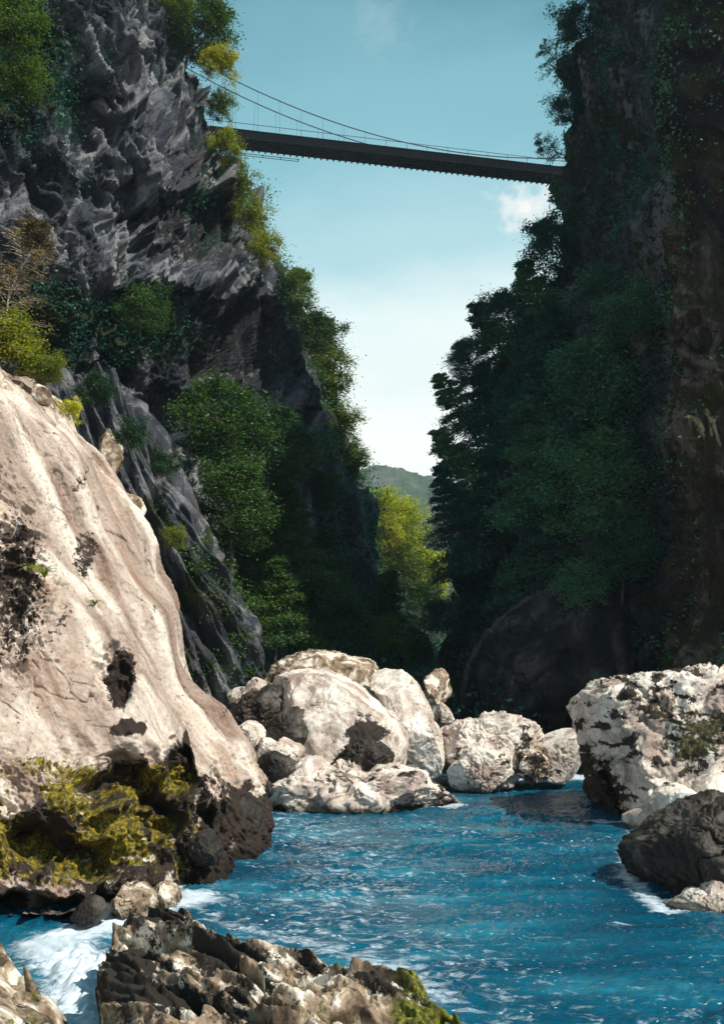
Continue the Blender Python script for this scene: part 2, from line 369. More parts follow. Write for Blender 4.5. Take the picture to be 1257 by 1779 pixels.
# right cliff, tree clad
def dispR(p, px, py):
    q = p+np.stack([fbm(p*.1, 2, 71), fbm(p*.1, 2, 72), fbm(p*.1, 2, 73)], -1)*2.5
    return fbm(q*.10, 3, 74)*2.0+(flute(p, px, py, .10, 1, .5, 5, 75, 5)-.5)*1.4+(flute(p, px, py, .10, 1, 1.3, 6, 175, 4)-.5)*.8+joints(p, px, py, .1, 1, .8, .25, 921)*.9
rowsR = []
for py, ex, ey in [(-330, 1035, 60), (-150, 1020, 60), (0, 1028, 60), (120, 1024, 60), (240, 1022, 60), (340, 1018, 60), (430, 985, 60), (520, 940, 60), (620, 905, 61), (740, 878, 62), (860, 850, 62), (960, 835, 62), (1060, 815, 61), (1150, 800, 60), (1260, 790, 58)]:
    rowsR.append((py, [(ex+620, ey+9), (ex+240, ey+6), (ex+10, ey+3.5), (ex+2, ey), (ex+40, 54), (ex*.5+560, 48), (1180, 43), (1300, 38), (1520, 37)]))
GR, nR, pxR, pyR, mkR = sheet(rowsR, 480, 420, dispR, [], lambda p, px, py, w: rgba(.30+w*.5, .4-w*.3))
tag(link('right_cliff', mesh('right_cliff', GR.reshape(-1, 3), gridfaces(*GR.shape[:2]), M['dark'], True, mkR)), kind='structure')
# near right buttress with vertical mossy streaks
M['butt'] = rock('streaked_buttress', (.022, .016, .015), (.055, .042, .033), (.15, .125, .105), stain_shade=(.012, .009, .013), moss=(.06, .052, .014), moss2=(.03, .03, .012), scale=1.0, streak=(1, 1, .07), bump=1.0, dist=.2, rust=(.11, .06, .04))
def dispR2(p, px, py):
    q = p+np.stack([fbm(p*.15, 2, 81), fbm(p*.15, 2, 82), fbm(p*.15, 2, 83)], -1)*1.2
    return joints(p, px, py, .05, 1, 1.0, .3, 931)*.6+fbm(q*.30, 4, 84, .6)*.7+(flute(p, px, py, .04, 1, .8, 7, 85, 5, .3, .6)-.5)*1.1+(flute(p, px, py, .0, 1, 2.4, 9, 185, 4, .2)-.5)*.5
rowsR2 = []
for py, ex in [(-330, 1190), (-120, 1170), (0, 1190), (150, 1165), (330, 1190), (500, 1170), (650, 1188), (800, 1172), (950, 1195), (1080, 1178), (1160, 1160), (1260, 1150)]:
    k = (1200-py)/1500
    rowsR2.append((py, [(ex+30, 50), (ex+2, 42), (ex, 38), (ex+20, 35.5), (ex+80, 34), (ex+200, 33), (ex+420, 34)]))
GR2, nR2, pxR2, pyR2, mkR2 = sheet(rowsR2, 560, 220, dispR2, [(1215, 600, 18, 60, .7)], lambda p, px, py, w: rgba(.30+w*.8, .25-w*.5+.45*(1-sst(py, 150, 500))))
tag(link('right_buttress', mesh('right_buttress', GR2.reshape(-1, 3), gridfaces(*GR2.shape[:2]), M['butt'], True, mkR2)), kind='structure')

# dark fluted rock spur left of centre
def dispC(p, px, py):
    q = p+np.stack([fbm(p*.2, 2, 101), fbm(p*.2, 2, 102), fbm(p*.2, 2, 103)], -1)*.9
    return (flute(p, px, py, .42, 1, .7, 8, 104, 3, .2)-.5)*1.3+(flute(p, px, py, .42, 1, 1.9, 10, 204, 4, .12)-.5)*1.1+fbm(q*.3, 3, 105)*.45
rowsC = []
for py, ex in [(640, 215), (700, 250), (760, 285), (820, 312), (880, 345), (940, 385), (1000, 408), (1060, 422), (1120, 436), (1165, 446), (1200, 450), (1260, 452)]:
    t = (py-640)/620
    rowsC.append((py, [(ex-330, 36-2*t), (ex-230, 37-3*t), (ex-140, 38-3*t), (ex-60, 39-3*t), (ex-14, 40-3*t), (ex, 41.5-3*t), (ex-6, 44-3*t), (ex-90, 50-3*t)]))
GC, nC, pxC, pyC, mkC = sheet(rowsC, 330, 260, dispC, [], lambda p, px, py, w: rgba(.15+w*.6+.5*0, .2))
M['spur'] = rock('spur_rock', (.022, .028, .042), (.055, .06, .078), (.21, .21, .225), stain_shade=(.015, .015, .02), moss=(.09, .10, .02), moss2=(.02, .035, .01), scale=1.0, streak=(1, 1, .14), rot=(0, R(-18), 0), bump=1.0, dist=.2, rust=(.09, .06, .05))
V, c0 = center(GC.reshape(-1, 3))
o = link('rock_spur', mesh('rock_spur', V, gridfaces(*GC.shape[:2]), M['spur'], True, mkC), loc=c0)
tag(o, 'dark fluted rock spur rising between the pale bluff and the big green tree', 'rock')

# big pale bluff in the left foreground
def dispP(p, px, py):
    q = p+np.stack([fbm(p*.3, 2, 111), fbm(p*.3, 2, 112), fbm(p*.3, 2, 113)], -1)*.5
    w_ = fbm(q*1.5, 3, 127)
    smooth = fbm((q@basis((.35, 0, -1), 5))*.8, 3, 114)*.30+fbm(q*.35, 2, 115)*.45
    low = sst(py, 1270, 1360)
    rough = fbm(q*1.5, 4, 116, .58)*.42*low*(1-.65*sst(px, 320, 350))+np.abs(fbm(q*4.5, 3, 117, .6))*.10*low
    pit = np.clip(bil(q*3.2, 3, 118)-.25, 0, 1)*.04
    lft = ell(px, py, 20, 1010, 75, 150)+ell(px, py, 190, 1180, 35, 60)+ell(px, py, 60, 1330, 90, 50)*.5
    return smooth+rough+pit-lft*(bil(q*1.8, 4, 119)*.5)+fbm(q*5, 3, 120)*.016+fbm(q*16, 2, 122)*.008-.10*np.exp(-(np.abs(pn((q+.3*w_[:, None])@basis((.35, 0, -1), 3)*.75, 123))/.03)**1.2)*sst(pn(q*.5, 124), -.1, .3)-.06*np.exp(-(np.abs(pn((q+.3*w_[:, None])*1.7, 125))/.04)**1.2)*sst(pn(q*.7, 126), .0, .35)
rowsP = []
prof = [(560, -40, 27), (640, 5, 27), (672, 45, 27), (700, 90, 27), (750, 140, 27), (810, 178, 26.6), (870, 215, 26.2), (930, 250, 26), (1000, 280, 25.8), (1070, 305, 25.4), (1140, 325, 25.2), (1190, 355, 25), (1230, 390, 24.8), (1280, 418, 24.6), (1330, 436, 24.2), (1380, 446, 23.6), (1430, 452, 23), (1475, 452, 22.4), (1520, 450, 21.5), (1600, 446, 20)]
for py, ex, ey in prof:
    t = (py-560)/1000
    f0 = 23.6-6.6*t
    row = [(-330, f0-3.5), (-130, f0-1.2)]
    for k in (.0, .2, .4, .6, .78, .9): row.append((ex*k-10*(1-k), f0+(ey-f0)*(k**1.5)*.9))
    row += [(ex, ey+.1), (ex-4, ey+1.2), (ex-50, ey+4), (ex-200, ey+9)]
    rowsP.append((py, row))
dentsP = [(205, 1365, 62, 50, 1.2), (260, 1425, 55, 34, .9), (308, 1345, 34, 48, 1.2), (60, 1465, 62, 45, .9), (355, 1450, 22, 60, .7), (140, 1500, 60, 30, .8), (205, 1195, 16, 34, .3), (30, 1580, 120, 26, 1.2), (25, 1010, 45, 110, .35),
          (330, 1440, 24, 70, -.55), (120, 1405, 110, 32, -.35), (400, 1420, 45, 70, -.25), (375, 1385, 20, 60, .5), (235, 1535, 60, 25, -.5)]
def maskP(p, px, py, w):
    w2 = fbm(p*1.1, 4, 131); g = (.50+w2*1.0)*sst(py+w*60, 1315, 1375)*(1-sst(px+w*40, 330, 350))*(1-sst(py, 1520, 1550))
    g = np.maximum(g, .6*ell(px, py, 110, 700, 45, 30)*sst(px, 60, 100)); g = np.maximum(g, .5*ell(px, py, 70, 1325, 90, 20))
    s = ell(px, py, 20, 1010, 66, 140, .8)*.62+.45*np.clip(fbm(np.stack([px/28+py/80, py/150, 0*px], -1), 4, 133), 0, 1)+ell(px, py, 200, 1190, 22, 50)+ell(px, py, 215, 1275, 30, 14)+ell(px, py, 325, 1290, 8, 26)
    s = s+sst(py+w*30+(px-340)*.12, 1345, 1390)*(.55-w2*.9)+sst(px, 330, 350)*sst(py, 1370, 1400)*.5+ell(px, py, 215, 1375, 62, 50)+ell(px, py, 262, 1425, 50, 30)+ell(px, py, 308, 1345, 34, 44)+ell(px, py, 60, 1465, 60, 45)*.8+ell(px, py, 150, 960, 18, 45)*.6  # dark stain, plus shade painted into the hollows of the foot
    return rgba(g, s)
GP, nP, pxP, pyP, mkP = sheet(rowsP, 900, 560, dispP, dentsP, maskP)
V, c0 = center(GP.reshape(-1, 3))
o = link('rock_bluff', mesh('rock_bluff', V, gridfaces(*GP.shape[:2]), M['pale'], True, mkP), loc=c0)
tag(o, 'huge smooth pale limestone bluff on the left with yellow moss around its hollow foot', 'rock')

# ------------------------------------------------------------------ boulders
def ico(n):
    import bmesh
    bm = bmesh.new(); bmesh.ops.create_icosphere(bm, subdivisions=n, radius=1)
    V = np.array([v.co[:] for v in bm.verts]); Fc = np.array([[v.index for v in f.verts] for f in bm.faces]); bm.free(); return V, Fc
_ICO = {}
def boulder(label, outline, Y, depth, mat='boulder', sub=6, seed=0, rough=.10, facets=16, mask=None, cat_='rock', group=None, name='boulder', dents=(), strata=None, pw=.75, fd=(.62, .92)):
    if sub not in _ICO: _ICO[sub] = ico(sub)
    D, Fc = _ICO[sub]
    pts = P(np.array([q[0] for q in outline]), np.array([q[1] for q in outline]), Y)[:, [0, 2]]
    cpx = (min(q[0] for q in outline)+max(q[0] for q in outline))/2; cpy = (min(q[1] for q in outline)+max(q[1] for q in outline))/2
    c = P(cpx, cpy, Y)[[0, 2]]
    rel = pts-c; th = np.arctan2(rel[:, 1], rel[:, 0]); r = np.hypot(rel[:, 0], rel[:, 1]); o_ = np.argsort(th); th, r = th[o_], r[o_]
    T = np.concatenate([th-2*np.pi, th, th+2*np.pi]); Rr = np.concatenate([r, r, r])
    t = np.arctan2(D[:, 2], D[:, 0]); s = np.hypot(D[:, 0], D[:, 2])
    rr = np.interp(t, T, Rr); sz = float(r.mean())
    V = np.stack([np.cos(t)*rr*s**pw, np.sign(D[:, 1])*np.abs(D[:, 1])**.8*depth/2, np.sin(t)*rr*s**pw], -1)
    rg = np.random.default_rng(seed+500)
    for k in range(facets):
        n = rg.normal(size=3); n[1] = -abs(n[1])*1.2; n /= np.linalg.norm(n)
        dd = V@n; lim = dd.max()*rg.uniform(*fd); ex = np.clip(dd-lim, 0, None)
        V = V-n*(ex*.93)[:, None]
    off = np.array([seed*7.3, seed*3.1, 0]); q = V/sz+off
    amp = sz*rough
    nn = V/np.array([1, 1, 1]); nn = nn/(np.linalg.norm(nn, axis=1)[:, None]+1e-9)
    wq = q+np.stack([fbm(q*1.7, 3, seed+31), fbm(q*1.7, 3, seed+32), fbm(q*1.7, 3, seed+33)], -1)*.35
    crk = np.exp(-(np.abs(pn(wq*1.25, seed+6))/.035)**1.2)*sst(pn(q*.9, seed+8), -.2, .3)+.6*np.exp(-(np.abs(pn(wq*2.9, seed+7))/.05)**1.2)*sst(pn(q*1.6, seed+9), -.1, .4)
    stp = wq@np.array([.35, .2, .9])*3.3; stp = (stp-np.floor(stp)); stp = np.minimum(stp, (1-stp)*6)
    h = fbm(q*1.3, 3, seed)*amp*.9-crk*amp*1.5+(stp-.5)*amp*.55*sst(pn(q*1.1, seed+12), -.3, .4)+fbm(wq*4.5, 4, seed+5, .62)*amp*.42+fbm(wq*14, 3, seed+15, .6)*amp*.09
    if strata is not None:
        dr, fr, am = strata; dr = np.array(dr, float); dr /= np.linalg.norm(dr)
        sc = (V@dr)*fr+fbm(q*1.4, 3, seed+9)*1.2; fr_ = sc-np.floor(sc)
        h = h+(np.minimum(fr_*1.3, (1-fr_)*5)-.5)*am*(.4+np.abs(fbm(q*2, 2, seed+3)))
    V = V+nn*h[:, None]
    Wd = V+np.array([c[0], Y, c[1]])
    k_ = Wd[:, 1]/F
    px = CX+Wd[:, 0]/(Wd[:, 1])*F*1.0; py = 1130-(Wd[:, 2]-CAMZ)/Wd[:, 1]*F
    for (cx, cy, rx, ry, dep) in dents:
        qq = np.sqrt(((px-cx)/rx)**2+((py-cy)/ry)**2)+.25*fbm(q*3, 2, 77)
        fr = (V[:, 1] < 0)
        Wd[:, 1] += dep*sst(1.15-qq, 0, .5)*fr
    w = fbm(q*2.2, 4, seed+20)
    mk = rgba(*mask(px, py, w)) if mask else rgba(np.clip(w*.5-.1, 0, 1), np.clip(w*.9-.15, 0, 1))
    Vl, c0 = center(Wd)
    o = link(name, mesh(name, Vl, Fc, M[mat], True, mk), loc=c0)
    tag(o, label, cat_, group); return o

B = boulder
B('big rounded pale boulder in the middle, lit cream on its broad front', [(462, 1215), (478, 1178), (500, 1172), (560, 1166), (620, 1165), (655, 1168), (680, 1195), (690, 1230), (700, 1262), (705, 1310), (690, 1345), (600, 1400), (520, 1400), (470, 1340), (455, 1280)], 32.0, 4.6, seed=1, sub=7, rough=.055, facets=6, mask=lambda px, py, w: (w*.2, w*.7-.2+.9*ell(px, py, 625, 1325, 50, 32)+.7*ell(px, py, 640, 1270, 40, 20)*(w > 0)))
B('grey shaded top of a domed boulder showing behind the big cream one', [(455, 1190), (480, 1150), (510, 1134), (560, 1132), (610, 1138), (650, 1150), (660, 1170), (640, 1260), (480, 1260)], 36.0, 4.0, mat='fore', seed=2, rough=.07, facets=5, mask=lambda px, py, w: (w*.2, w*.6+.15))
B('tall rounded pinkish slab leaning on the right of the big cream boulder', [(640, 1160), (665, 1146), (690, 1158), (720, 1185), (738, 1212), (752, 1250), (768, 1290), (765, 1350), (700, 1370), (680, 1300), (672, 1240), (655, 1195)], 33.2, 3.4, seed=3, rough=.05, facets=5, sub=7, mask=lambda px, py, w: (w*.1, w*.6-.15))
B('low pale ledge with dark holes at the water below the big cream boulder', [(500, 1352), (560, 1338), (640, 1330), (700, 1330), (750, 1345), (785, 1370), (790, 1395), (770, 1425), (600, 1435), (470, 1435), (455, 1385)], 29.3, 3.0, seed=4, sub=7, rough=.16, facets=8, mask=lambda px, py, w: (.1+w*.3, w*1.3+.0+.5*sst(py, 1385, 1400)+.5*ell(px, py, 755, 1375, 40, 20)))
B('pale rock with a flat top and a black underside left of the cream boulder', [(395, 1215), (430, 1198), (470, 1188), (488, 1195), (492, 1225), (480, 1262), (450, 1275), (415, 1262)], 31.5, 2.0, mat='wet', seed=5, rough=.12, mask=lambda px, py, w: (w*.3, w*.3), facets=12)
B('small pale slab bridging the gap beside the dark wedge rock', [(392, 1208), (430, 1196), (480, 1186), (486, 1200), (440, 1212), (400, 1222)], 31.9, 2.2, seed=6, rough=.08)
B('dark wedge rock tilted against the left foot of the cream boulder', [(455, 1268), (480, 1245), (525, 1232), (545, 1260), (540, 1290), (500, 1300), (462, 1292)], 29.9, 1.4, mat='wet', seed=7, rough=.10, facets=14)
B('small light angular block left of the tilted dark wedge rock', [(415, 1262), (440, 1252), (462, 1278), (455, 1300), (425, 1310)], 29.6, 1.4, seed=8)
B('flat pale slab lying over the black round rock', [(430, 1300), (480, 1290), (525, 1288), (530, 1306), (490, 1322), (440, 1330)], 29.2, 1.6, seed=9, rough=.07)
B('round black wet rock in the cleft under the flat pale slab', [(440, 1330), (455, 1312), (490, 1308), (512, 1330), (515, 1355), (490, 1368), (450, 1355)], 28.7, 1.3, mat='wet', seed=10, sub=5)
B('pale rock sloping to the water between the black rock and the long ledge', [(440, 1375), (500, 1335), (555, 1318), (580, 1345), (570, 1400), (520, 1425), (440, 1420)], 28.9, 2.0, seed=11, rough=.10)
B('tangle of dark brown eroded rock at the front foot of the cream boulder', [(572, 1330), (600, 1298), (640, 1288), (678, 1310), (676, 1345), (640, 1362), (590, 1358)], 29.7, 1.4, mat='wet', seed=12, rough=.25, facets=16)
B('wet dark lump at the tip of the bluff left of the ledge', [(415, 1345), (440, 1338), (462, 1352), (470, 1385), (440, 1395), (418, 1385)], 26.4, 1.2, mat='wet', seed=13, rough=.2, sub=5)
B('broad jumbled pale boulder right of the pinkish slab', [(745, 1300), (780, 1262), (830, 1248), (880, 1244), (930, 1262), (938, 1280), (910, 1320), (890, 1355), (830, 1370), (770, 1370), (745, 1350)], 33.5, 3.8, seed=14, sub=7, rough=.13, facets=9, mask=lambda px, py, w: (w*.2, w*1.0-.2))
B('low rounded pale rock touching the water in front of the jumbled boulder', [(775, 1345), (800, 1318), (850, 1305), (890, 1315), (895, 1345), (880, 1368), (790, 1372)], 32.0, 1.8, seed=15, rough=.10)
B('brownish pink small rock between two pale boulders at the far water edge', [(892, 1305), (910, 1290), (940, 1288), (962, 1320), (960, 1350), (930, 1362), (895, 1355)], 32.6, 1.8, mat='fore', seed=16, mask=lambda px, py, w: (w*0, w+.25))
B('light faceted boulder with a peaked top left of the big speckled boulder', [(925, 1300), (950, 1272), (985, 1254), (1005, 1268), (1020, 1300), (1018, 1345), (980, 1362), (940, 1350)], 33.0, 2.6, seed=17, facets=12, rough=.06)
B('bluish upright stone in the shade right of the pinkish slab', [(735, 1195), (752, 1165), (770, 1160), (782, 1190), (780, 1230), (750, 1240)], 38.0, 1.6, mat='fore', seed=18, sub=5)
B('small pinkish stone under the bluish upright stone', [(745, 1238), (765, 1222), (785, 1232), (790, 1252), (770, 1262), (750, 1258)], 36.0, 1.0, seed=19, sub=5)
B('big speckled boulder with lichen and a black undercut left side', [(992, 1235), (1015, 1212), (1050, 1185), (1110, 1175), (1180, 1170), (1260, 1172), (1400, 1200), (1430, 1320), (1400, 1440), (1240, 1445), (1080, 1440), (1030, 1415), (1015, 1370), (1012, 1310), (1000, 1270)], 27.6, 7.0, seed=20, sub=7, rough=.11, facets=10, pw=.7, mask=lambda px, py, w: (.30*ell(px, py, 1180, 1270, 120, 80)+w*.4, .22+1.1*np.clip(fbm(np.stack([px/38, py/16, 0*px], -1), 4, 55), -.3, 1)+w*.4+.9*ell(px, py, 1020, 1370, 50, 70)), dents=[(1050, 1360, 60, 50, .9)])  # mask also paints shade into the undercut on the left
B('pale pinkish shelf of rock at the foot of the speckled boulder', [(1075, 1425), (1120, 1405), (1200, 1372), (1290, 1355), (1330, 1400), (1290, 1445), (1150, 1450)], 25.2, 2.2, seed=21, rough=.07, facets=5)
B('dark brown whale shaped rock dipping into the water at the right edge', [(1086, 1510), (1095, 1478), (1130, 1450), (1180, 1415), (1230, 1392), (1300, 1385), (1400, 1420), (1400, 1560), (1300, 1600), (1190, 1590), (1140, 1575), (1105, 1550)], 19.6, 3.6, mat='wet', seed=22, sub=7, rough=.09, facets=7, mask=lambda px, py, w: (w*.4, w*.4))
B('low pale stone ledge under the dark whale shaped rock', [(1150, 1578), (1185, 1562), (1225, 1550), (1300, 1548), (1320, 1585), (1240, 1600), (1165, 1592)], 17.9, 1.2, seed=23, rough=.12)
B('pinkish leaf shaped slab perched on the left slope above the bluff', [(176, 748), (186, 740), (200, 762), (212, 790), (208, 815), (192, 832), (178, 815), (174, 780)], 33.5, .7, mat='fore', seed=24, sub=5, rough=.06, facets=4, mask=lambda px, py, w: (w*0, w*.3))
B('pale angular stone among grass on top of the bluff', [(52, 672), (68, 668), (88, 690), (84, 705), (62, 692)], 24.6, .5, mat='fore', seed=25, sub=4)
B('slim pale upright stone leaning at the right rim of the bluff', [(214, 852), (226, 858), (246, 900), (252, 925), (240, 915), (222, 882)], 28.5, .4, mat='fore', seed=26, sub=5, rough=.05)
B('dark wet rounded knob at the right foot of the mossy bluff', [(398, 1400), (412, 1385), (440, 1390), (455, 1425), (452, 1465), (425, 1478), (398, 1468)], 22.9, 1.2, mat='wet', seed=27, sub=5, rough=.12)
B('second dark wet knob left of the rounded one at the mossy foot', [(328, 1480), (340, 1450), (362, 1440), (380, 1465), (382, 1500), (355, 1515), (332, 1508)], 19.6, .9, mat='wet', seed=28, sub=5, rough=.12)
B('tan stone block beneath the moss at the river edge', [(180, 1575), (195, 1548), (225, 1540), (262, 1555), (275, 1582), (225, 1592)], 17.2, 1.4, mat='fore', seed=29, sub=6, facets=16, fd=(.55, .85), rough=.14)
B('small tan stone beside the foaming chute', [(240, 1568), (262, 1548), (305, 1545), (318, 1566), (300, 1582), (255, 1585)], 17.8, 1.2, mat='fore', seed=30, sub=6, facets=16, fd=(.55, .85), rough=.14)
B('flat brown stone low in the chute mouth left of the tan block', [(115, 1590), (135, 1572), (180, 1575), (195, 1590), (160, 1600)], 16.4, 1.0, mat='wet', seed=31, sub=5)

# foreground rocks: strata slabs, lit tops and black steps (height fields with skirts)
def outcrop(label, x0, x1, y0, y1, hfun, nx, ny, mat, maskf):
    xs = np.linspace(x0, x1, nx); ys = np.linspace(y0, y1, ny)
    X, Y = np.meshgrid(xs, ys, indexing='ij'); Z = hfun(X, Y)
    G = np.stack([X, Y, Z], -1)
    n = normals(G); n *= np.sign(n[..., 2:3])
    G[..., 0] -= (np.clip(Z, 0, 2)-.6)*.26; G[..., 1] -= (np.clip(Z, 0, 2)-.6)*.24
    V, c0 = center(G.reshape(-1, 3))
    o = link('rock_outcrop', mesh('rock_outcrop', V, gridfaces(nx, ny), M[mat], True, maskf(X.ravel(), Y.ravel(), Z.ravel())), loc=c0)
    return tag(o, label, 'rock')
def strata(X, Y, dirx, diry, fr, seed, warp=.8):
    p = np.stack([X, Y, 0*X], -1).reshape(-1, 3)
    ac = X*dirx+Y*diry; al = X*diry-Y*dirx
    s = ac*fr+(fbm(np.stack([ac*.9, al*.35, 0*ac], -1).reshape(-1, 3), 3, seed)*warp+fbm(np.stack([ac*2.2, al*1.1, 0*ac], -1).reshape(-1, 3), 3, seed+70)*warp*.3).reshape(X.shape)
    f = s-np.floor(s); k = np.floor(s); rv = np.modf(np.abs(np.sin(k*12.9898+seed)*43758.5))[0]
    return np.where(f < .10, f/.10, 1-(f-.10)/.90), rv
def segdist(X, Y, pts):
    d = np.full(X.shape, 1e9)
    for (a_, b_) in zip(pts[:-1], pts[1:]):
        ax, ay = a_[:2]; bx, by = b_[:2]; t = np.clip(((X-ax)*(bx-ax)+(Y-ay)*(by-ay))/((bx-ax)**2+(by-ay)**2), 0, 1)
        d = np.minimum(d, np.hypot(X-ax-t*(bx-ax), Y-ay-t*(by-ay)))
    return d
def sdpoly(X, Y, poly):
    ins = np.zeros(X.shape, bool); n = len(poly)
    for i in range(n):
        x1, y1 = poly[i]; x2, y2 = poly[(i+1) % n]
        c = ((y1 > Y) != (y2 > Y)); xi = (x2-x1)*(Y-y1)/(y2-y1+1e-12)+x1; ins ^= (c & (X < xi))
    d = segdist(X, Y, list(poly)+[poly[0]]); return np.where(ins, d, -d)
polyF = [tuple(PW(px, py, .62)[:2]) for px, py in [(178, 1640), (215, 1600), (290, 1585), (380, 1618), (470, 1640), (600, 1672), (690, 1680), (770, 1715), (790, 1790), (760, 2000), (300, 2300), (60, 2100), (140, 1790)]]
def hF(X, Y):
    p = np.stack([X, Y, 0*X], -1).reshape(-1, 3); sh = X.shape
    d = sdpoly(X, Y, polyF)+(fbm(p*1.5, 4, 201)*.22).reshape(sh)
    top = .60+.08*sst(-X, 0, 3)
    s1, r1 = strata(X, Y, .70, .71, .95, 202, .7); s2, r2 = strata(X, Y, .62, .78, 3.3, 210, .8)
    base = -1.2+(1.2+top)*sst(d, -.22, .22)+.25*sst(d, .2, 1.5)
    r = base+(s1*(.18+.24*r1)-.14)*sst(d, 0, .4)+(s2*.10*(.3+r2))*sst(d, 0, .2)
    return r+(np.minimum(fbm(p*1.1, 5, 220, .55), .15)*.30).reshape(sh)*sst(d, -.1, .3)+(fbm(p*5, 4, 230, .6)*.035).reshape(sh)
def mF(X, Y, Z):
    p = np.stack([X, Y, Z], -1); w = fbm(p*1.2, 4, 240)
    pr = CX+X/Y*F
    return rgba(.0+w*.6+.8*sst(pr, 650, 730), .22+w*-.9+.5*sst(-pr, -470, -250))
outcrop('long jagged layered rock in the foreground, pale ledges over black hollows', -4.6, 1.8, 6.2, 16.6, hF, 520, 760, 'fore', mF)
polyL = [tuple(PW(px, py, .75)[:2]) for px, py in [(-300, 1560), (-60, 1585), (40, 1640), (95, 1690), (135, 1800), (100, 2100), (-500, 2300)]]
def hL(X, Y):
    p = np.stack([X, Y, 0*X], -1).reshape(-1, 3); sh = X.shape
    d = sdpoly(X, Y, polyL)+(fbm(p*1.5, 4, 301)*.18).reshape(sh)
    s1, r1 = strata(X, Y, .75, .6, 1.1, 302)
    base = -1.2+1.9*sst(d, -.22, .22)+.3*sst(d, .2, 1.6)
    return base+(s1*(.3+.3*r1)-.2)*sst(d, 0, .35)+(np.minimum(fbm(p*1.2, 5, 320, .55), .2)*.35).reshape(sh)*sst(d, -.1, .3)
outcrop('pale rock with dark mossy patches in the bottom left corner', -8.5, -2.2, 6.2, 16.5, hL, 360, 560, 'fore',
        lambda X, Y, Z: rgba(.1+.7*fbm(np.stack([X, Y, Z], -1)*1.1, 4, 330), .15+.8*fbm(np.stack([X, Y, Z], -1)*1.3, 3, 340)))
# ------------------------------------------------------------------ water
def wgrid():
    ys = np.concatenate([np.geomspace(4.5, 62, 900)]); xs = np.linspace(-1, 1, 900)
    Y, T = np.meshgrid(ys, xs, indexing='ij'); X = T*(Y*.42+7)
    p = np.stack([X, Y, 0*X], -1).reshape(-1, 3); w = np.stack([fbm(p*.35, 2, 401), fbm(p*.35, 2, 402), 0*p[:, 0]], -1)*.8
    q = p+w
    h = fbm(q*np.array([.55, .8, 1]), 2, 403)*.065+(.5-bil(q*np.array([1.5, 2.4, 1]), 3, 404, .6))*.075+fbm(q*np.array([4.5, 7, 1]), 3, 405, .6)*.028
    calm = sst(fbm(q*.22, 2, 409), -.5, .4)*.5+.6
    h = (h*calm).reshape(X.shape)
    # foam: shore bands, chute at the left; bright streaks and flecks painted for sparkle
    def seg(pts): return segdist(X, Y, [PW(a_, b_) for a_, b_ in pts])
    sh1 = np.exp(-(seg([(455, 1468), (400, 1482), (370, 1500), (330, 1520), (300, 1545)])/.11)**2)*.9
    sh2 = np.exp(-(seg([(470, 1400), (600, 1402), (790, 1400)])/.35)**2)*.55
    sh3 = np.exp(-(seg([(760, 1358), (900, 1352), (1010, 1350)])/.9)**2)*.65
    sh4 = np.exp(-(seg([(340, 1580), (420, 1612), (560, 1650), (680, 1680), (770, 1740)])/.15)**2)*.2
    sh5 = np.exp(-(seg([(1030, 1425), (1110, 1428), (1085, 1520), (1150, 1582), (1250, 1582)])/.22)**2)*.5
    ch = np.exp(-(seg([(330, 1560), (200, 1600), (90, 1640), (150, 1700), (160, 1800)])/.48)**2)*.85
    st = np.exp(-(seg([(440, 1420), (560, 1450), (640, 1520), (560, 1600), (700, 1690)])/1.8)**2)*.38+np.exp(-(seg([(720, 1430), (900, 1470), (1060, 1460)])/.8)**2)*.22+np.exp(-(seg([(780, 1770), (900, 1775), (1200, 1760)])/1.0)**2)*.15
    foam = np.clip(np.maximum.reduce([sh1, sh2, sh3, sh4, sh5, ch])+0, 0, 1)
    h = h+ch*(.05+(bil(q*3, 3, 411)*.22).reshape(X.shape)*sst(-Y, -17, -15))
    G = np.stack([X, Y, h], -1)
    mk = np.stack([foam.ravel(), st.ravel(), 0*foam.ravel(), 0*foam.ravel()+1], -1)
    return G, mk
GW, mkW = wgrid()
m, t, b = new('river_water'); L = t.links.new
g = N(t, 'ShaderNodeNewGeometry'); at = N(t, 'ShaderNodeAttribute', attribute_name='Mask'); sp = N(t, 'ShaderNodeSeparateColor'); L(at.outputs['Color'], sp.inputs[0])
nb = N(t, 'ShaderNodeTexNoise', inp={'Scale': .35, 'Detail': 4}); mpw = N(t, 'ShaderNodeMapping'); mpw.inputs['Scale'].default_value = (1, 2.4, 1)
L(g.outputs['Position'], mpw.inputs[0]); L(mpw.outputs[0], nb.inputs[0])
rb = ramp(t, [(.35, (.001, .05, .10)), (.55, (.004, .095, .165)), (.7, (.02, .19, .28))]); L(nb.outputs[0], rb.inputs[0])
nf = N(t, 'ShaderNodeTexNoise', inp={'Scale': 2.6, 'Detail': 9, 'Roughness': .72, 'Distortion': .6}); L(mpw.outputs[0], nf.inputs[0])
v = math_(t, 'ADD', math_(t, 'MULTIPLY', sp.outputs[0], .62), nf.outputs[0]); v = math_(t, 'ADD', v, math_(t, 'MULTIPLY', sp.outputs[1], .28))
rf = ramp(t, [(.60, 0), (.84, .9)]); L(v, rf.inputs[0])
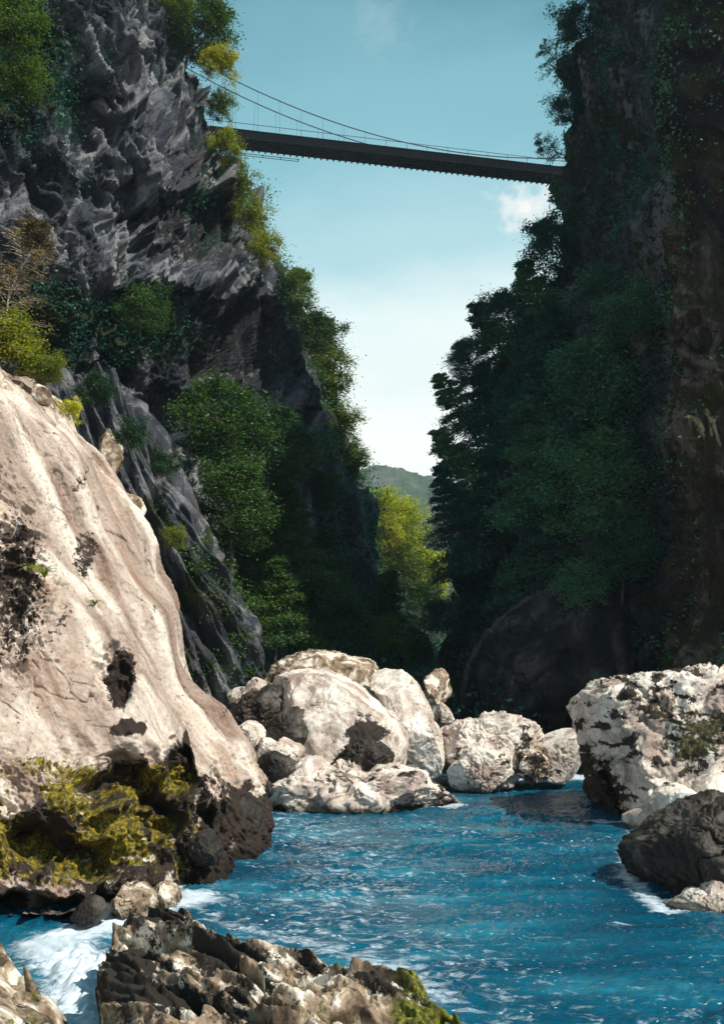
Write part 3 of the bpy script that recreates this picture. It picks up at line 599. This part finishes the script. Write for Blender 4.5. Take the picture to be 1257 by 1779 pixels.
# small white flecks painted on the water as sun sparkle
vo = N(t, 'ShaderNodeTexVoronoi', inp={'Scale': 5.5}); L(mpw.outputs[0], vo.inputs[0])
nn = N(t, 'ShaderNodeTexNoise', inp={'Scale': .55, 'Detail': 3}); L(mpw.outputs[0], nn.inputs[0])
vv = math_(t, 'SUBTRACT', math_(t, 'ADD', math_(t, 'MULTIPLY', nn.outputs[0], .42), math_(t, 'MULTIPLY', sp.outputs[1], .18)), vo.outputs['Distance'])
rk = ramp(t, [(.11, 0), (.18, .8)]); L(vv, rk.inputs[0])
fm = math_(t, 'MAXIMUM', rf.outputs[0], rk.outputs[0])
col = mixc(t, fm, rb.outputs[0], (.66, .74, .85))
L(col, b.inputs['Base Color']); b.inputs['IOR'].default_value = 1.33
ro = math_(t, 'ADD', math_(t, 'MULTIPLY', fm, .5), .07); L(ro, b.inputs['Roughness'])
nr = N(t, 'ShaderNodeTexNoise', inp={'Scale': 9, 'Detail': 5, 'Roughness': .6}); L(mpw.outputs[0], nr.inputs[0])
bp = N(t, 'ShaderNodeBump', inp={'Strength': .7, 'Distance': .04}); L(math_(t, 'ADD', nr.outputs[0], math_(t, 'MULTIPLY', fm, .3)), bp.inputs['Height']); L(bp.outputs[0], b.inputs['Normal'])
M['water'] = m
tag(link('water', mesh('water', GW.reshape(-1, 3), gridfaces(*GW.shape[:2]), m, True, mkW)), kind='structure')

# ------------------------------------------------------------------ ground and hills
def ground():
    ys = np.concatenate([np.linspace(-60, 2, 20), np.linspace(3, 130, 220), np.geomspace(133, 1700, 60)])
    xs = np.concatenate([-np.geomspace(1500, 42, 25), np.linspace(-40, 40, 160), np.geomspace(42, 1500, 25)])
    X, Y = np.meshgrid(xs, ys, indexing='ij'); p = np.stack([X, Y, 0*X], -1).reshape(-1, 3)
    z = -1.4+1.9*sst(Y, 33, 40)+2.2*sst(Y, 42, 75)+5*sst(Y, 90, 180)
    gate = sst(Y, 52, 75)*(1-sst(Y, 95, 150)*.0)
    wid = 17+.10*np.clip(Y-90, 0, 400)
    wid = wid+np.where(X > 0, 34*sst(Y, 62, 72), 0)
    xc = .03*np.clip(Y-40, 0, 500)
    z = z+gate*sst(np.abs(X-xc), wid-3, wid+16)*(44-30*sst(Y, 110, 300))
    z = z+(fbm(p*.15, 4, 501)*.8+bil(p*.6, 4, 502)*.5).reshape(X.shape)*sst(Y, 34, 40)
    return np.stack([X, Y, z], -1)
GG = ground()
M['ground'] = rock('ground_litter', (.02, .022, .016), (.045, .045, .03), (.12, .11, .09), scale=.8, streak=(1, 1, 1), bump=.8, moss=(.03, .05, .015), moss2=(.015, .03, .01), rust=(.06, .04, .02), stain_shade=(.015, .015, .012))
tag(link('ground', mesh('ground', GG.reshape(-1, 3), gridfaces(*GG.shape[:2]), M['ground'], True, rgba(np.full(GG.shape[0]*GG.shape[1], .5)))), kind='structure')
def hill(name, prof, Y, dep, mat, seed):
    # ridge profile in photo pixels at distance Y, with a front slope down to the ground
    px = np.linspace(prof[0][0], prof[-1][0], 260); py = np.interp(px, [q[0] for q in prof], [q[1] for q in prof])
    top = P(px, py, Y); n = 120; t_ = np.linspace(-1, 1, n)
    G = np.zeros((260, n, 3)); G[..., 0] = top[:, None, 0]; G[..., 1] = Y+t_[None]*dep
    G[..., 2] = (top[:, None, 2]-2)*(1-np.abs(t_[None])**1.4)+2
    pp = G.reshape(-1, 3)*np.array([1, 1, 0])
    G[..., 2] += ((bil(pp*.012, 4, seed)*.30-.1)*Y*.035+fbm(pp*.12, 3, seed+9)*Y*.003).reshape(260, n)*(1-np.abs(t_[None])**4)
    tag(link(name, mesh(name, G.reshape(-1, 3), gridfaces(260, n), mat, True)), kind='structure')
m, t, b = new('forested_hill'); g = N(t, 'ShaderNodeNewGeometry')
n_ = N(t, 'ShaderNodeTexNoise', inp={'Scale': .03, 'Detail': 8, 'Roughness': .7}); t.links.new(g.outputs['Position'], n_.inputs[0])
r_ = ramp(t, [(.4, (.015, .035, .02)), (.52, (.04, .07, .035)), (.64, (.12, .12, .10))]); t.links.new(n_.outputs[0], r_.inputs[0]); t.links.new(r_.outputs[0], b.inputs['Base Color']); b.inputs['Roughness'].default_value = .95
bp = N(t, 'ShaderNodeBump', inp={'Strength': 1, 'Distance': 8}); t.links.new(n_.outputs[0], bp.inputs['Height']); t.links.new(bp.outputs[0], b.inputs['Normal'])
hill('far_hill', [(300, 1000), (480, 930), (580, 850), (640, 816), (690, 822), (750, 840), (800, 852), (900, 880), (1200, 930)], 900, 420, m, 601)
hill('near_hill', [(480, 1060), (600, 1000), (680, 930), (745, 915), (800, 885), (880, 870), (1200, 900)], 480, 160, m, 611)

V, Fc = boxm((0, 800, 112), 3020, 1840, 236)
m, t, b = new('valley_air'); t.nodes.remove(b); pv = N(t, 'ShaderNodeVolumePrincipled', inp={'Color': (.70, .88, 1.0, 1), 'Density': .0003, 'Anisotropy': .2})
t.links.new(pv.outputs[0], t.nodes['Material Output'].inputs['Volume'])
tag(link('haze', mesh('haze', V, Fc, m, False)), kind='stuff')

# ------------------------------------------------------------------ foliage
def leaves(cen, size, flat=.5, rg=rng, droop=0.0):
    n = len(cen); nrm = rg.normal(size=(n, 3)); nrm[:, 2] = np.abs(nrm[:, 2])+flat*2.5; nrm /= np.linalg.norm(nrm, axis=1)[:, None]
    a_ = np.cross(nrm, rg.normal(size=(n, 3))); a_ /= np.linalg.norm(a_, axis=1)[:, None]+1e-9; b_ = np.cross(nrm, a_)
    s = size*rg.uniform(.6, 1.35, (n, 1))
    V = np.stack([cen-a_*s, cen+b_*s*.55, cen+a_*s, cen-b_*s*.55], 1); V[:, 1] -= nrm*s*.25; V[:, 3] -= nrm*s*.25
    return V.reshape(-1, 3), np.arange(4*n).reshape(-1, 4)
def tree_proto(seed, H, rad, nb, nleaf, leaf, stem=.12, low=.25, droop=.25, twig=.30, thick=.10, shape='oval', bare=0.0):
    rg = np.random.default_rng(seed); tubes = []; cens = []
    zz = np.linspace(0, 1, 9); bend = rg.normal(size=2)*.10*H
    tp = np.stack([bend[0]*zz**2+.03*H*np.sin(zz*5+seed), bend[1]*zz**2, zz*H], -1)
    tubes.append(tube(tp, stem*(1-.85*zz)+.012, 7))
    per = nleaf//nb
    for i in range(nb):
        f = low+(1-low)*((i+.5)/nb)**.9; f = min(f, .98)
        base = np.array([np.interp(f, zz, tp[:, k]) for k in range(3)])
        az = i*2.399+rg.uniform(-.5, .5)
        prof = {'oval': math.sin(math.pi*min(1, (f-low)/(1-low)*.82+.16))**.7, 'cone': 1.05-.85*(f-low)/(1-low), 'bush': .85}[shape]
        ln = rad*prof*rg.uniform(.65, 1.12); el = rg.uniform(.0, .5)+.75*(f-low) if shape != 'bush' else rg.uniform(.1, 1.2)
        d = np.array([math.cos(az)*math.cos(el), math.sin(az)*math.cos(el), math.sin(el)])
        u = np.linspace(0, 1, 7)[:, None]; pts = base+d*ln*u+np.array([0, 0, -1])*droop*ln*u**2
        pts[:, :2] += np.array([-d[1], d[0]])*(.12*ln*np.sin(u*3+i))
        tubes.append(tube(pts, (stem*.38*(1-.8*u[:, 0])+.008)*(1-.4*f), 5))
        sid = np.array([-math.sin(az), math.cos(az), 0]); nt_ = 15
        for k in range(nt_):
            uu = rg.uniform(.22, 1.0); o0 = np.array([np.interp(uu, u[:, 0], pts[:, j]) for j in range(3)])
            sg = 1 if k % 2 else -1; tl = ln*twig*(1.35-uu*.7)*rg.uniform(.6, 1.2)
            dv = sid*sg*.85+d*.6*np.array([1, 1, .4])+np.array([0, 0, rg.uniform(-.25, .2)]); dv /= np.linalg.norm(dv)
            e0 = o0+dv*tl-np.array([0, 0, tl*droop*.6]); mid = (o0+e0)/2+np.array([0, 0, tl*.08])
            if k % 2 == 0 or bare: tubes.append(tube([o0, mid, e0], [.018, .012, .006], 3))
            m_ = int(per/nt_*(1-bare)); w_ = rg.uniform(.05, 1.1, (m_, 1))
            cc = o0+(e0-o0)*w_+rg.normal(size=(m_, 3))*np.array([tl*.33, tl*.33, tl*thick*1.3])
            cens.append(cc)
    V, Fc = cat(tubes); LV, LF = leaves(np.concatenate(cens), leaf, .45, rg)
    return (V, Fc), (LV, LF)
PROTO = {}
def proto(kind, k, leafm, barkm='bark'):
    key = (kind, k, leafm)
    if key in PROTO: return PROTO[key]
    base = (kind, k)
    if base not in PROTO:
        args = dict(
            beech=dict(H=7, rad=3.0, nb=44, nleaf=19000, leaf=.10, stem=.13, low=.18, droop=.42, twig=.42, thick=.16, shape='cone'),
            round=dict(H=6, rad=2.9, nb=40, nleaf=16000, leaf=.10, stem=.14, low=.25, droop=.10, twig=.42, thick=.28, shape='oval'),
            bush=dict(H=2.2, rad=2.2, nb=26, nleaf=6500, leaf=.085, stem=.05, low=.02, droop=.18, twig=.40, thick=.30, shape='bush'),
            twiggy=dict(H=4, rad=2.4, nb=16, nleaf=1500, leaf=.10, stem=.06, low=.15, droop=.05, twig=.40, thick=.2, shape='oval', bare=.01),
            small=dict(H=1.0, rad=1.0, nb=22, nleaf=5200, leaf=.040, stem=.02, low=.02, droop=.25, twig=.42, thick=.30, shape='bush'))[kind]
        PROTO[base] = tree_proto(1000+k*17+len(kind), **args)
    (V, Fc), (LV, LF) = PROTO[base]
    PROTO[key] = (mesh('trunk', V, Fc, M[barkm], True), mesh('crown', LV, LF, M[leafm], False))
    return PROTO[key]
HGT = dict(beech=7, round=6, bush=2.2, twiggy=4, small=1.0)
def plant(kind, px, py, Y, rpx, leafm, label, tilt=0, k=None, group=None, barkm='bark', name=None, cat_=None, tx=0, sz=1.0):
    """crown centred at photo pixel (px,py) at depth Y with radius rpx pixels; tilt leans towards +x (deg)"""
    if k is None: k = random.randrange(3)
    tm, cm = proto(kind, k, leafm, barkm)
    rad = dict(beech=3.0, round=2.9, bush=2.2, twiggy=2.4, small=1.0)[kind]
    s = rpx/F*Y/rad; c = P(px, py, Y); H = HGT[kind]*s*sz*(.58 if kind != 'bush' and kind != 'small' else .45)
    ty = R(tilt); up = np.array([math.sin(ty), -math.sin(R(tx)), math.cos(ty)])
    base = c-up*H
    name = name or ('shrub' if kind in ('bush', 'small') else 'tree')
    o = empty(name, tuple(base), (R(tx), ty, random.uniform(0, 6.28) if abs(tilt) < 1 else 0)); o.scale = (s, s, s*sz)
    if abs(tilt) >= 1:
        from mathutils import Euler, Matrix
        o.rotation_euler = (Matrix.Rotation(ty, 3, 'Y')@Matrix.Rotation(R(tx), 3, 'X')@Matrix.Rotation(random.uniform(0, 6.28), 3, 'Z')).to_euler()
    tag(o, label, cat_ or ('shrub' if name == 'shrub' else 'tree'), group)
    link('trunk', tm, o); link('crown', cm, o); return o

FIXD = {(1150, 470), (1160, 690), (1150, 1100), (1010, 1040)}
GRP = 'trees clinging to the right wall of the gorge'
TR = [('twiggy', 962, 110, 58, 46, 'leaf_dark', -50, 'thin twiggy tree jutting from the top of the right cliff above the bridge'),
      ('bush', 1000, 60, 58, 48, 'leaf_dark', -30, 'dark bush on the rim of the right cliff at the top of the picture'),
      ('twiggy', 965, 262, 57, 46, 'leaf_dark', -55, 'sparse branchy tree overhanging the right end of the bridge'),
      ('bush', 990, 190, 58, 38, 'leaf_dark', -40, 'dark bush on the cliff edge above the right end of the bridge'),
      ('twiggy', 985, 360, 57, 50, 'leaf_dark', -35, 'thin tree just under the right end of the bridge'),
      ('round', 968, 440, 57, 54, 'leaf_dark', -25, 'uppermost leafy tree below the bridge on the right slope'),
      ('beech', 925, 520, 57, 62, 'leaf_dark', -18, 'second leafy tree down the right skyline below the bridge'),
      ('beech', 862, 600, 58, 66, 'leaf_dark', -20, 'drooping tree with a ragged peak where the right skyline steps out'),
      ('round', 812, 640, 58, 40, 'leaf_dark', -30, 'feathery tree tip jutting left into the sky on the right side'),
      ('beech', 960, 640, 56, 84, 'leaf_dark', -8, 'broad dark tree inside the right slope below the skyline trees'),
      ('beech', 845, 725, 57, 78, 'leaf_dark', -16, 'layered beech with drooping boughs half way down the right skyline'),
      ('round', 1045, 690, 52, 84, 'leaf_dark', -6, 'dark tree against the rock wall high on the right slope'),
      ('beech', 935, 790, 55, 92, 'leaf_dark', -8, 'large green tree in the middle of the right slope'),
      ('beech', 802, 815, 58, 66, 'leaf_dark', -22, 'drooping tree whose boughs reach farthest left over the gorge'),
      ('beech', 858, 880, 55, 84, 'leaf_dark', -12, 'wide spreading tree above the painted pale rim of the dark dome'),
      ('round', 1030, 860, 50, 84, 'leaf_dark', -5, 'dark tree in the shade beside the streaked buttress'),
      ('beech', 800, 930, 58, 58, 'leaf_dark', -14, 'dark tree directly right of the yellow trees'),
      ('beech', 925, 960, 52, 84, 'leaf_dark', -10, 'shaded tree hanging over the top of the dark dome of rock'),
      ('beech', 822, 1025, 56, 60, 'leaf_dark', -10, 'low dark tree left of the dark dome of rock'),
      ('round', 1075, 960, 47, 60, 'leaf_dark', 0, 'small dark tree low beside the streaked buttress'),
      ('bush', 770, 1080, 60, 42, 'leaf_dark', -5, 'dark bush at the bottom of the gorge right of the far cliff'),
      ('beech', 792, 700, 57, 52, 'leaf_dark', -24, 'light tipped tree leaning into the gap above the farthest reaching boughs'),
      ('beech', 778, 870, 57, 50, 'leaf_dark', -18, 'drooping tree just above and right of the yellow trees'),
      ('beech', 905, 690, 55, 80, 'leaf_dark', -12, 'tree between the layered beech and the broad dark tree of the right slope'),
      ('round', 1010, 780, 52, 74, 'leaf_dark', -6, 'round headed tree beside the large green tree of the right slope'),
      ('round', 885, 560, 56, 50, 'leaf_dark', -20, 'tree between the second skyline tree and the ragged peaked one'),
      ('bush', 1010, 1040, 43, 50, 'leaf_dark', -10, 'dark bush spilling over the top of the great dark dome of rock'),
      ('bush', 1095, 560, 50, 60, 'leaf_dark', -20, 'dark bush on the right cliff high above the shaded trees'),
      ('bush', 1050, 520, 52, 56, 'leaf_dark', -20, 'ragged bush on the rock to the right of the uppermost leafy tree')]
def near(G, pxg, pyg, px, py, rpx, pad=.5):
    k = 1130-(G[..., 2]-CAMZ)/G[..., 1]*F; j = CX+G[..., 0]/G[..., 1]*F
    d2 = (j-px)**2+(k-py)**2; Yv = G[..., 1][d2 < (rpx*.7)**2]
    if len(Yv) < 5: Yv = G[..., 1].ravel()[np.argsort(d2.ravel())[:40]]
    return float(np.percentile(Yv, 25))-rpx/F*Yv.mean()*pad
for q in TR:
    sc_ = 1.25 if q[0] != 'twiggy' else 1.0
    plant(q[0], q[1]+(4 if sc_ > 1 else 0), q[2], q[3] if (q[1], q[2]) in FIXD else near(GR, pxR, pyR, q[1]+20, q[2], q[4]), q[4]*sc_, q[5], q[7], tilt=q[6], group=GRP)
GRP = 'trees and bushes on the left side of the gorge'
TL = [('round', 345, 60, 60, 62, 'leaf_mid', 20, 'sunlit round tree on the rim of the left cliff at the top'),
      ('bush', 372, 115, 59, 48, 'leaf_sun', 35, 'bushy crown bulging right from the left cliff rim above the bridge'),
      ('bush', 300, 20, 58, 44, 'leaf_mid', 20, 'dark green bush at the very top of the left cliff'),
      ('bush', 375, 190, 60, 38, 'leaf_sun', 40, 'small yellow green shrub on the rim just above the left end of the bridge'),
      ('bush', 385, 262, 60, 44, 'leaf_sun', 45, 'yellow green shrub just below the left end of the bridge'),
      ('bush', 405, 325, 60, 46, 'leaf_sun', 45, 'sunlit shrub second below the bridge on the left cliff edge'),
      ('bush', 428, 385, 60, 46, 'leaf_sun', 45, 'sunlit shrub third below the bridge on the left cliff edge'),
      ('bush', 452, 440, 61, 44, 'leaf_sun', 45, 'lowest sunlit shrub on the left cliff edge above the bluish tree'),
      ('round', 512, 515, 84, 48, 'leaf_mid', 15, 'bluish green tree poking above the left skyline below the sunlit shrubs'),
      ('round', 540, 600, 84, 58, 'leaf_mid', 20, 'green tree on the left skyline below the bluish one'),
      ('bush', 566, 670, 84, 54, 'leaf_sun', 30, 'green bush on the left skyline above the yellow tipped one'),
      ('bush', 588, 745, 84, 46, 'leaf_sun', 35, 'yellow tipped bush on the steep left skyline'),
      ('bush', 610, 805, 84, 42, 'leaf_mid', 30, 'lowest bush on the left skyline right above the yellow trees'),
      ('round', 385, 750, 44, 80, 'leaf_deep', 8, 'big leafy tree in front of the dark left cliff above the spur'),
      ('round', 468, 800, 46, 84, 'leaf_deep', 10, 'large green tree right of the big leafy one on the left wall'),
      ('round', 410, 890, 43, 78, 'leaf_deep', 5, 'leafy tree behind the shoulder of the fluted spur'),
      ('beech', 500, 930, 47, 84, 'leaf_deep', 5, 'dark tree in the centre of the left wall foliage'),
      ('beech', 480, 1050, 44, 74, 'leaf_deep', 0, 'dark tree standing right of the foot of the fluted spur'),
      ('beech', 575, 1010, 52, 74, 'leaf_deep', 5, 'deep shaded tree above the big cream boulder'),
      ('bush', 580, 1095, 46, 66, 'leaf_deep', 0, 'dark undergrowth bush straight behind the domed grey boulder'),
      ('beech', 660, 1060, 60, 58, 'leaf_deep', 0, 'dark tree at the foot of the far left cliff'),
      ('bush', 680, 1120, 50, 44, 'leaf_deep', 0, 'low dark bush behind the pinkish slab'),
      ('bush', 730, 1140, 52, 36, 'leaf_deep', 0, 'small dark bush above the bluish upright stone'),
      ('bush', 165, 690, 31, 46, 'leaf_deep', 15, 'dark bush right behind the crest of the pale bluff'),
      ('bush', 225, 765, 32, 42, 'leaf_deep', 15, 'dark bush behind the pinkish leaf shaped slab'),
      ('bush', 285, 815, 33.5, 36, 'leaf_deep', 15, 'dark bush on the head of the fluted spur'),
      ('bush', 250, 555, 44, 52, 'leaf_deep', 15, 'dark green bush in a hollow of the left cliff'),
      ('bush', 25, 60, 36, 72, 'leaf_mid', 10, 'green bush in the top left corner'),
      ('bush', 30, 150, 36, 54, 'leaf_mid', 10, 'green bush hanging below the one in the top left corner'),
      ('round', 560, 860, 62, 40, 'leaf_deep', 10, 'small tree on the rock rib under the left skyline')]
for q in TL:
    Yp = q[3] if q[1] < 290 and q[2] > 650 else min(q[3], near(GA, pxA, pyA, q[1]-10, q[2], q[4])) if q[3] < 63 and q[3] > 38 and q[2] < 1040 else q[3]
    if q[3] > 80: Yp = near(GB, pxB, pyB, q[1]-10, q[2], q[4], .3)
    plant(q[0], q[1], q[2], Yp, q[4]*(1.15 if q[4] > 50 else 1), q[5], q[7], tilt=q[6], group=GRP)
GRP = 'sunlit yellow trees beyond the gorge'
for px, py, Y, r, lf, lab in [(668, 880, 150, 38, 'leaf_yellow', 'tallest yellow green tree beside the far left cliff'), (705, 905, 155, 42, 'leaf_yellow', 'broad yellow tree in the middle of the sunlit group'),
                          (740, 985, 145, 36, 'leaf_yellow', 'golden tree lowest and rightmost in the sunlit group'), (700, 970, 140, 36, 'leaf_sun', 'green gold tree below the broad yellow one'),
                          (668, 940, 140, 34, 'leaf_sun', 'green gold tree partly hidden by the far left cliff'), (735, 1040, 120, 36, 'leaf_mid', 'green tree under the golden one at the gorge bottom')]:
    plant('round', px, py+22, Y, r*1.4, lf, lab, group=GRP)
GRP = 'plants on the left foreground slope'
plant('small', 25, 615, 25.5, 74, 'leaf_sun', 'bright yellow green bush on the crest of the pale bluff at the left edge', group=GRP, k=0)
plant('small', 80, 650, 25.8, 45, 'leaf_sun', 'green leafy bush on the crest right of the yellow green one', group=GRP, k=1)
plant('small', 122, 712, 26.6, 22, 'leaf_yellow', 'golden tuft of leaves spilling over the rim of the bluff', group=GRP, k=2, tilt=25)
plant('twiggy', 40, 450, 30, 85, 'leaf_autumn', 'orange brown twiggy shrub at the left edge against the grey cliff', group=GRP, barkm='palebark', tilt=15, name='shrub', cat_='shrub')
plant('twiggy', 20, 525, 29, 75, 'leaf_autumn', 'rusty leaved shrub under the twiggy one at the left edge', group=GRP, k=1, barkm='palebark', tilt=10, name='shrub', cat_='shrub')
plant('small', 62, 410, 30, 42, 'leaf_autumn', 'thin rust coloured shrub high at the left edge', group=GRP, k=2)
plant('small', 300, 940, 30, 30, 'leaf_sun', 'small olive shrub in the cleft between the bluff and the fluted spur', group=GRP, k=0, tilt=20)

# grass tufts on the pale bluff
def tuft(px, py, Y, h, n, label, seed):
    rg = np.random.default_rng(seed); c = P(px, py, Y); parts = []
    for i in range(n):
        az = rg.uniform(0, 6.28); ln = h*rg.uniform(.5, 1.1); lean = rg.uniform(.2, .9)
        u = np.linspace(0, 1, 5)[:, None]; d = np.array([math.cos(az)*lean, math.sin(az)*lean-.3, 0])
        pts = d*ln*u**1.3+np.array([0, 0, 1])*ln*(u-.75*u**2.2); parts.append(tube(pts, .006*(1-.85*u[:, 0]), 3))
    V, Fc = cat(parts); o = link('grass_tuft', mesh('grass_tuft', V, Fc, M['leaf_yellow'], True), loc=tuple(c)); tag(o, label, 'grass tuft')
def onP(px, py):
    i = np.argmin((pxP-px)**2+(pyP-py)**2); return GP.reshape(-1, 3)[i]
for px, py, h, lab in [(78, 1005, .7, 'tuft of yellow grass growing from the face of the pale bluff'), (135, 740, .35, 'yellow grass tuft drooping over the rim of the bluff'), (165, 1052, .3, 'small rust brown grass tuft low on the face of the bluff')]:
    q = onP(px, py); qq = q+(np.array([0, 0, CAMZ])-q)*.02
    rg_ = None; parts = None
    tuft(px, py, qq[1], h, 60, lab, int(px)); 

# ivy and ledge plants too many to count, one object per wall
def ivy(name, G, n, maskf, cnt, size, mat, clump=.5, seed=0, out=.35):
    rg = np.random.default_rng(seed); V = G.reshape(-1, 3); NN = n.reshape(-1, 3)
    w = maskf(V); ar = np.linalg.norm(np.cross(np.gradient(G, axis=0), np.gradient(G, axis=1)), axis=-1).ravel()
    pr = np.clip(w, 0, 1)*ar; pr /= pr.sum()
    idx = rg.choice(len(V), size=cnt//14, p=pr)
    c = np.repeat(V[idx]+NN[idx]*.12, 14, 0)+rg.normal(size=(cnt//14*14, 3))*np.array([clump, clump, clump*.8])*rg.uniform(.4, 1.2, (cnt//14*14, 1))
    c += np.repeat(NN[idx], 14, 0)*np.abs(rg.normal(size=(len(c), 1)))*out
    LV, LF = leaves(c, size, .3, rg)
    tag(link(name, mesh(name, LV, LF, M[mat], False)), kind='stuff'); bpy.data.objects[name]
ivy('ivy', GR, nR, lambda V: sst(fbm(V*.16, 4, 701), -.05, .35)+.06, 120000, .12, 'leaf_dark', .38, 1, .2)
ivy('creeper', GR2, nR2, lambda V: sst(fbm(V*.22, 4, 711), .15, .5)*.5+.01+sst(V[:, 2]+4*fbm(V*.2, 2, 712), 16, 25)*.5+.6*sst(-pxR2.ravel()+30*fbm(V*.4, 3, 713), -1225, -1185), 52000, .075, 'leaf_dark', .25, 2, .12)
ivy('undergrowth', GB, nB, lambda V: sst(fbm(V*.14, 4, 721), -.1, .3)+.1, 60000, .12, 'leaf_dark', .55, 3)
ivy('ledge_plants', GA, nA, lambda V: np.clip(ell(pxA.ravel(), pyA.ravel(), 40, 110, 110, 120)+ell(pxA.ravel(), pyA.ravel(), 250, 560, 70, 60)+.25*sst(fbm(V*.2, 4, 731), .25, .6)+.5*ell(pxA.ravel(), pyA.ravel(), 60, 560, 130, 70), 0, 1), 26000, .07, 'leaf_dark', .35, 4)
ivy('slope_plants', GC, nC, lambda V: np.clip((pyC.ravel() > 820)*.3*sst(fbm(V*.35, 4, 741), .25, .6), 0, 1), 4500, .05, 'leaf_deep', .2, 5, .15)
gm = (GG[..., 1] > 38) & (GG[..., 1] < 120) & (np.abs(GG[..., 0]) < 34)
ivy('ground_cover', GG, normals(GG)*np.sign(normals(GG)[..., 2:3]), lambda V: gm.ravel()*1.0, 70000, .13, 'leaf_dark', .6, 6, .7)

M['dome'] = rock('dark_dome_rock', (.008, .01, .014), (.026, .024, .026), (.085, .075, .07), stain_shade=(.005, .005, .008), moss=(.20, .18, .16), moss2=(.07, .06, .06), scale=.9, streak=(1, 1, .5), bump=.9, dist=.12, rust=(.05, .035, .03))  # moss slots hold the pale light painted along the rim
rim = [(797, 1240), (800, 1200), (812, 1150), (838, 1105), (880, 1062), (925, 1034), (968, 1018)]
def dome_lit_rim(px, py, w):  # pale band on the left rim: a lit edge painted in
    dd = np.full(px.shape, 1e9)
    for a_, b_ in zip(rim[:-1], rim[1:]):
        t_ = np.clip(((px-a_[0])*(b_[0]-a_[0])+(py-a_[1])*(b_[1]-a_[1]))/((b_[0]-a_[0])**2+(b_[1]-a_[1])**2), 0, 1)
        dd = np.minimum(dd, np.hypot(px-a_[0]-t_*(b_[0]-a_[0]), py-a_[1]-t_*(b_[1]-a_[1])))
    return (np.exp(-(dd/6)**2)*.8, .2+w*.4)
B('great smooth dark dome of rock in the shade with a thin left rim painted pale as if lit', [(790, 1280), (797, 1240), (800, 1200), (812, 1150), (838, 1105), (880, 1062), (925, 1034), (968, 1018), (1020, 1018), (1075, 1050), (1115, 1110), (1130, 1180), (1130, 1290)], 45, 6.5, mat='dome', seed=41, sub=7, fd=(.75, .95), rough=.09, facets=9, pw=.6, mask=dome_lit_rim)

# ------------------------------------------------------------------ suspension bridge
A0 = P(415, 240, 112.0)                 # bottom of near girder, left
def zof(px, py, Y): return P(px, py, Y)[2]
lo, hi = 100., 200.
for _ in range(50):
    mid = (lo+hi)/2
    if zof(990, 306, mid) < A0[2]: lo = mid
    else: hi = mid
B0 = P(990, 306, lo); A0[2] = B0[2]
ux = (B0-A0)/np.linalg.norm(B0-A0); span = np.linalg.norm(B0-A0); uy = np.array([-ux[1], ux[0], 0]); uz = np.array([0, 0, 1.])
br = empty('suspension_bridge', tuple(A0)); tag(br, 'dark suspension footbridge crossing high between the two cliff tops', 'bridge')
L0, L1, WD = -10., span+12, 2.5
mid_ = (L0+L1)/2; LEN = L1-L0
def bx(parts, s, y, z, ls, ly, lz): parts.append(boxm(ux*s+uy*y+uz*z, ls, ly, lz, ux, uy, uz))
q = []; bx(q, mid_, WD/2, .12, LEN, WD, .16); link('deck', mesh('deck', *cat(q), M['iron'], False), br)
for side in (0, WD):
    q = []; s_ = -.05 if side == 0 else .05
    bx(q, mid_, side+s_, .08, LEN, .14, .20); bx(q, mid_, side+s_, .95, LEN, .14, .10)
    n = int(LEN/.62)
    for i in range(n+1): bx(q, L0+i*LEN/n, side+s_, .51, .07, .08, .75)
    for i in range(n):   # close set lattice of the stiffening girder
        a_ = L0+i*LEN/n; w_ = LEN/n; th = math.atan2(.75, w_)
        for sg in (1, -1):
            ax = ux*math.cos(th)+uz*math.sin(th)*sg; az = -ux*math.sin(th)*sg+uz*math.cos(th)
            q.append(boxm(ux*(a_+w_/2)+uy*(side+s_+.025*sg)+uz*.51, math.hypot(w_, .75)-.05, .03, .20, ax, uy, az))
    bx(q, mid_, side+s_*.2, .5, LEN, .02, .84)
    link('girder', mesh('girder', *cat(q), M['iron'], False), br)
    q = []
    bx(q, mid_, side, 1.72, LEN, .05, .05)
    for i in range(int(LEN/2.4)+1): bx(q, L0+i*2.4, side, 1.35, .04, .04, .72)
    link('handrail', mesh('handrail', *cat(q), M['cable'], False), br)
nbm = int(LEN/.7)
q = []
for i in range(nbm+1): bx(q, L0+i*.7, WD/2, -.04, .14, WD+.5, .2)
for yy in (.6, 1.25, 1.9): bx(q, mid_, yy, -.04, LEN, .16, .12)
link('cross_beams', mesh('cross_beams', *cat(q), M['iron'], False), br)
q = []; bx(q, L0+8.5, WD+.2, -.62, 17, .06, .05); bx(q, L0+8.5, WD-.3, -.62, 17, .06, .05)
for i in range(9): bx(q, L0+1+i*2, WD-.05, -.62, .05, .5, .04); bx(q, L0+1+i*2, WD+.2, -.42, .04, .04, .36)
link('inspection_walkway', mesh('inspection_walkway', *cat(q), M['iron'], False), br)
smin = span*.69; ztop = 6.3
for side in (0, WD):
    ss = np.linspace(L0, L1, 70); zc = 1.28+(ss-smin)**2*(ztop-1.28)/smin**2
    pts = ux*ss[:, None]+uy*side+uz*zc[:, None]
    cb = link('cable', mesh('cable', *tube(pts, np.full(70, .06), 6), M['cable'], True), br)
    for i in range(int(LEN/2.4)+1):
        s_ = L0+i*2.4; z1 = np.interp(s_, ss, zc)
        if z1 > 1.4: link('hanger', mesh('hanger', *boxm(ux*s_+uy*side+uz*((z1+.9)/2), .022, .022, z1-.9, ux, uy, uz), M['cable'], False), cb)
